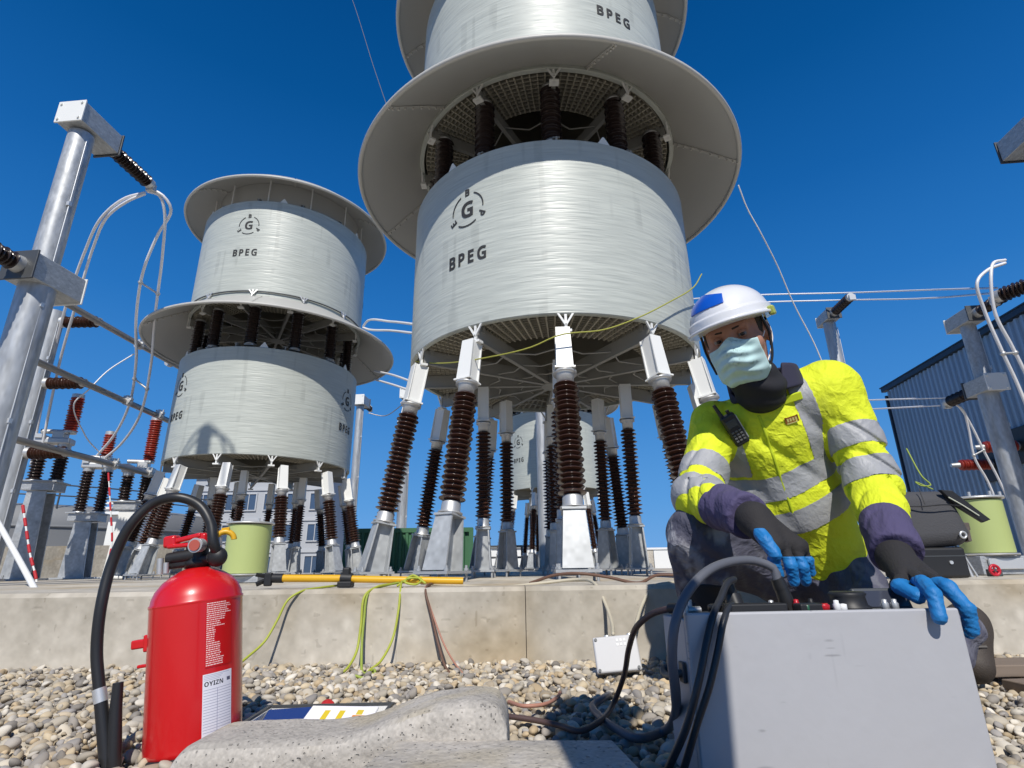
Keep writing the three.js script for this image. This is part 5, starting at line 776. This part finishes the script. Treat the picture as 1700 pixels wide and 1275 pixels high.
  part('body', rr(rb(.040, .092, .026, .006)), mat([.018, .019, .021], .45), Ra); part('antenna', rr(rod([-.012, .044, 0], [-.014, .085, -.004], .006, .0045, 12)), M.black, Ra); part('knob', rr(rod([.008, .044, 0], [.008, .056, 0], .005, .005, 12)), M.black, Ra);
  part('screen', rr(rb(.028, .022, .002, .001, 0, .020, .0136)), mat([.05, .06, .065], .15), Ra); part('keypad', rr(merge([...Array(12).keys()].map(i => rb(.007, .005, .003, .001, -.010 + (i % 3) * .010, -.004 - Math.floor(i / 3) * .009, .0138)))), mat([.12, .12, .125], .5), Ra); part('grille', rr(rb(.003, .07, .018, .001, .0205, 0, 0)), M.castAlu, Ra);
}
{ // someone standing behind the camera: only the shadow reaches the picture
  const X = .225, Z = .16, P = thing('person', 'person standing upright behind the camera whose shadow falls on the gravel', 'person', [X, 0, Z], -1.2);
  const c = [cone([-.09, .05, 0], [-.085, .48, .01], .05, .062), cone([-.085, .48, .01], [-.08, .88, 0], .066, .085), cone([.09, .05, 0], [.085, .48, .01], .05, .062), cone([.085, .48, .01], [.08, .88, 0], .066, .085), cone([-.09, .035, -.12], [-.09, .04, .04], .04, .042), cone([.09, .035, -.12], [.09, .04, .04], .04, .042), cone([-.06, .92, 0], [.06, .92, 0], .115, .115), cone([0, .95, 0], [0, 1.32, 0], .125, .14), cone([-.15, 1.38, 0], [.15, 1.38, 0], .07, .07), cone([-.18, 1.36, 0], [-.20, 1.10, .02], .05, .042), cone([-.20, 1.10, .02], [-.19, .86, -.04], .042, .032), cone([.18, 1.36, 0], [.20, 1.10, .02], .05, .042), cone([.20, 1.10, .02], [.19, .86, -.04], .042, .032), cone([0, 1.42, 0], [0, 1.52, -.01], .055, .052)], h = ell([0, 1.625, -.015], [.078, .115, .098]), nz = cone([0, 1.63, -.11], [0, 1.60, -.122], .012, .014);
  const hands = []; for (const s of [-1, 1]) { hands.push(cone([s * .19, .86, -.04], [s * .188, .79, -.05], .03, .030)); for (let i = 0; i < 4; i++) hands.push(cone([s * .188, .775, -.075 + i * .019], [s * .182, .70 + Math.abs(i - 1.4) * .008, -.080 + i * .019], .0095, .008)); hands.push(cone([s * .188, .83, -.068], [s * .180, .765, -.100], .012, .009)); }
  const body = (x, y, z) => { let d = c[0](x, y, z); for (let i = 1; i < c.length; i++) d = smin(d, c[i](x, y, z), .035); d = smin(d, h(x, y, z), .02); d = Math.min(d, nz(x, y, z)); for (const q of hands) d = smin(d, q(x, y, z), .008); return d; };
  part('body', isoMesh(body, [-.36, -.01, -.36], [.36, 1.78, .22], .012, (x, y, z) => y > 1.46 || (Math.abs(x) > .14 && y < .86 && y > .66) ? [.40, .22, .15] : y > .90 ? [.10, .12, .16] : y < .10 ? [.03, .03, .03] : [.05, .055, .075]), mat([1, 1, 1], .85, 0, { vertexColors: true }), P);
  part('hair', isoMesh((x, y, z) => Math.max(h(x, y, z) - .012, -(y - 1.64 - z * .5)), [-.12, 1.5, -.15], [.12, 1.78, .13], .008), mat([.03, .022, .016], .9), P);
}

renderer.render(scene, camera);
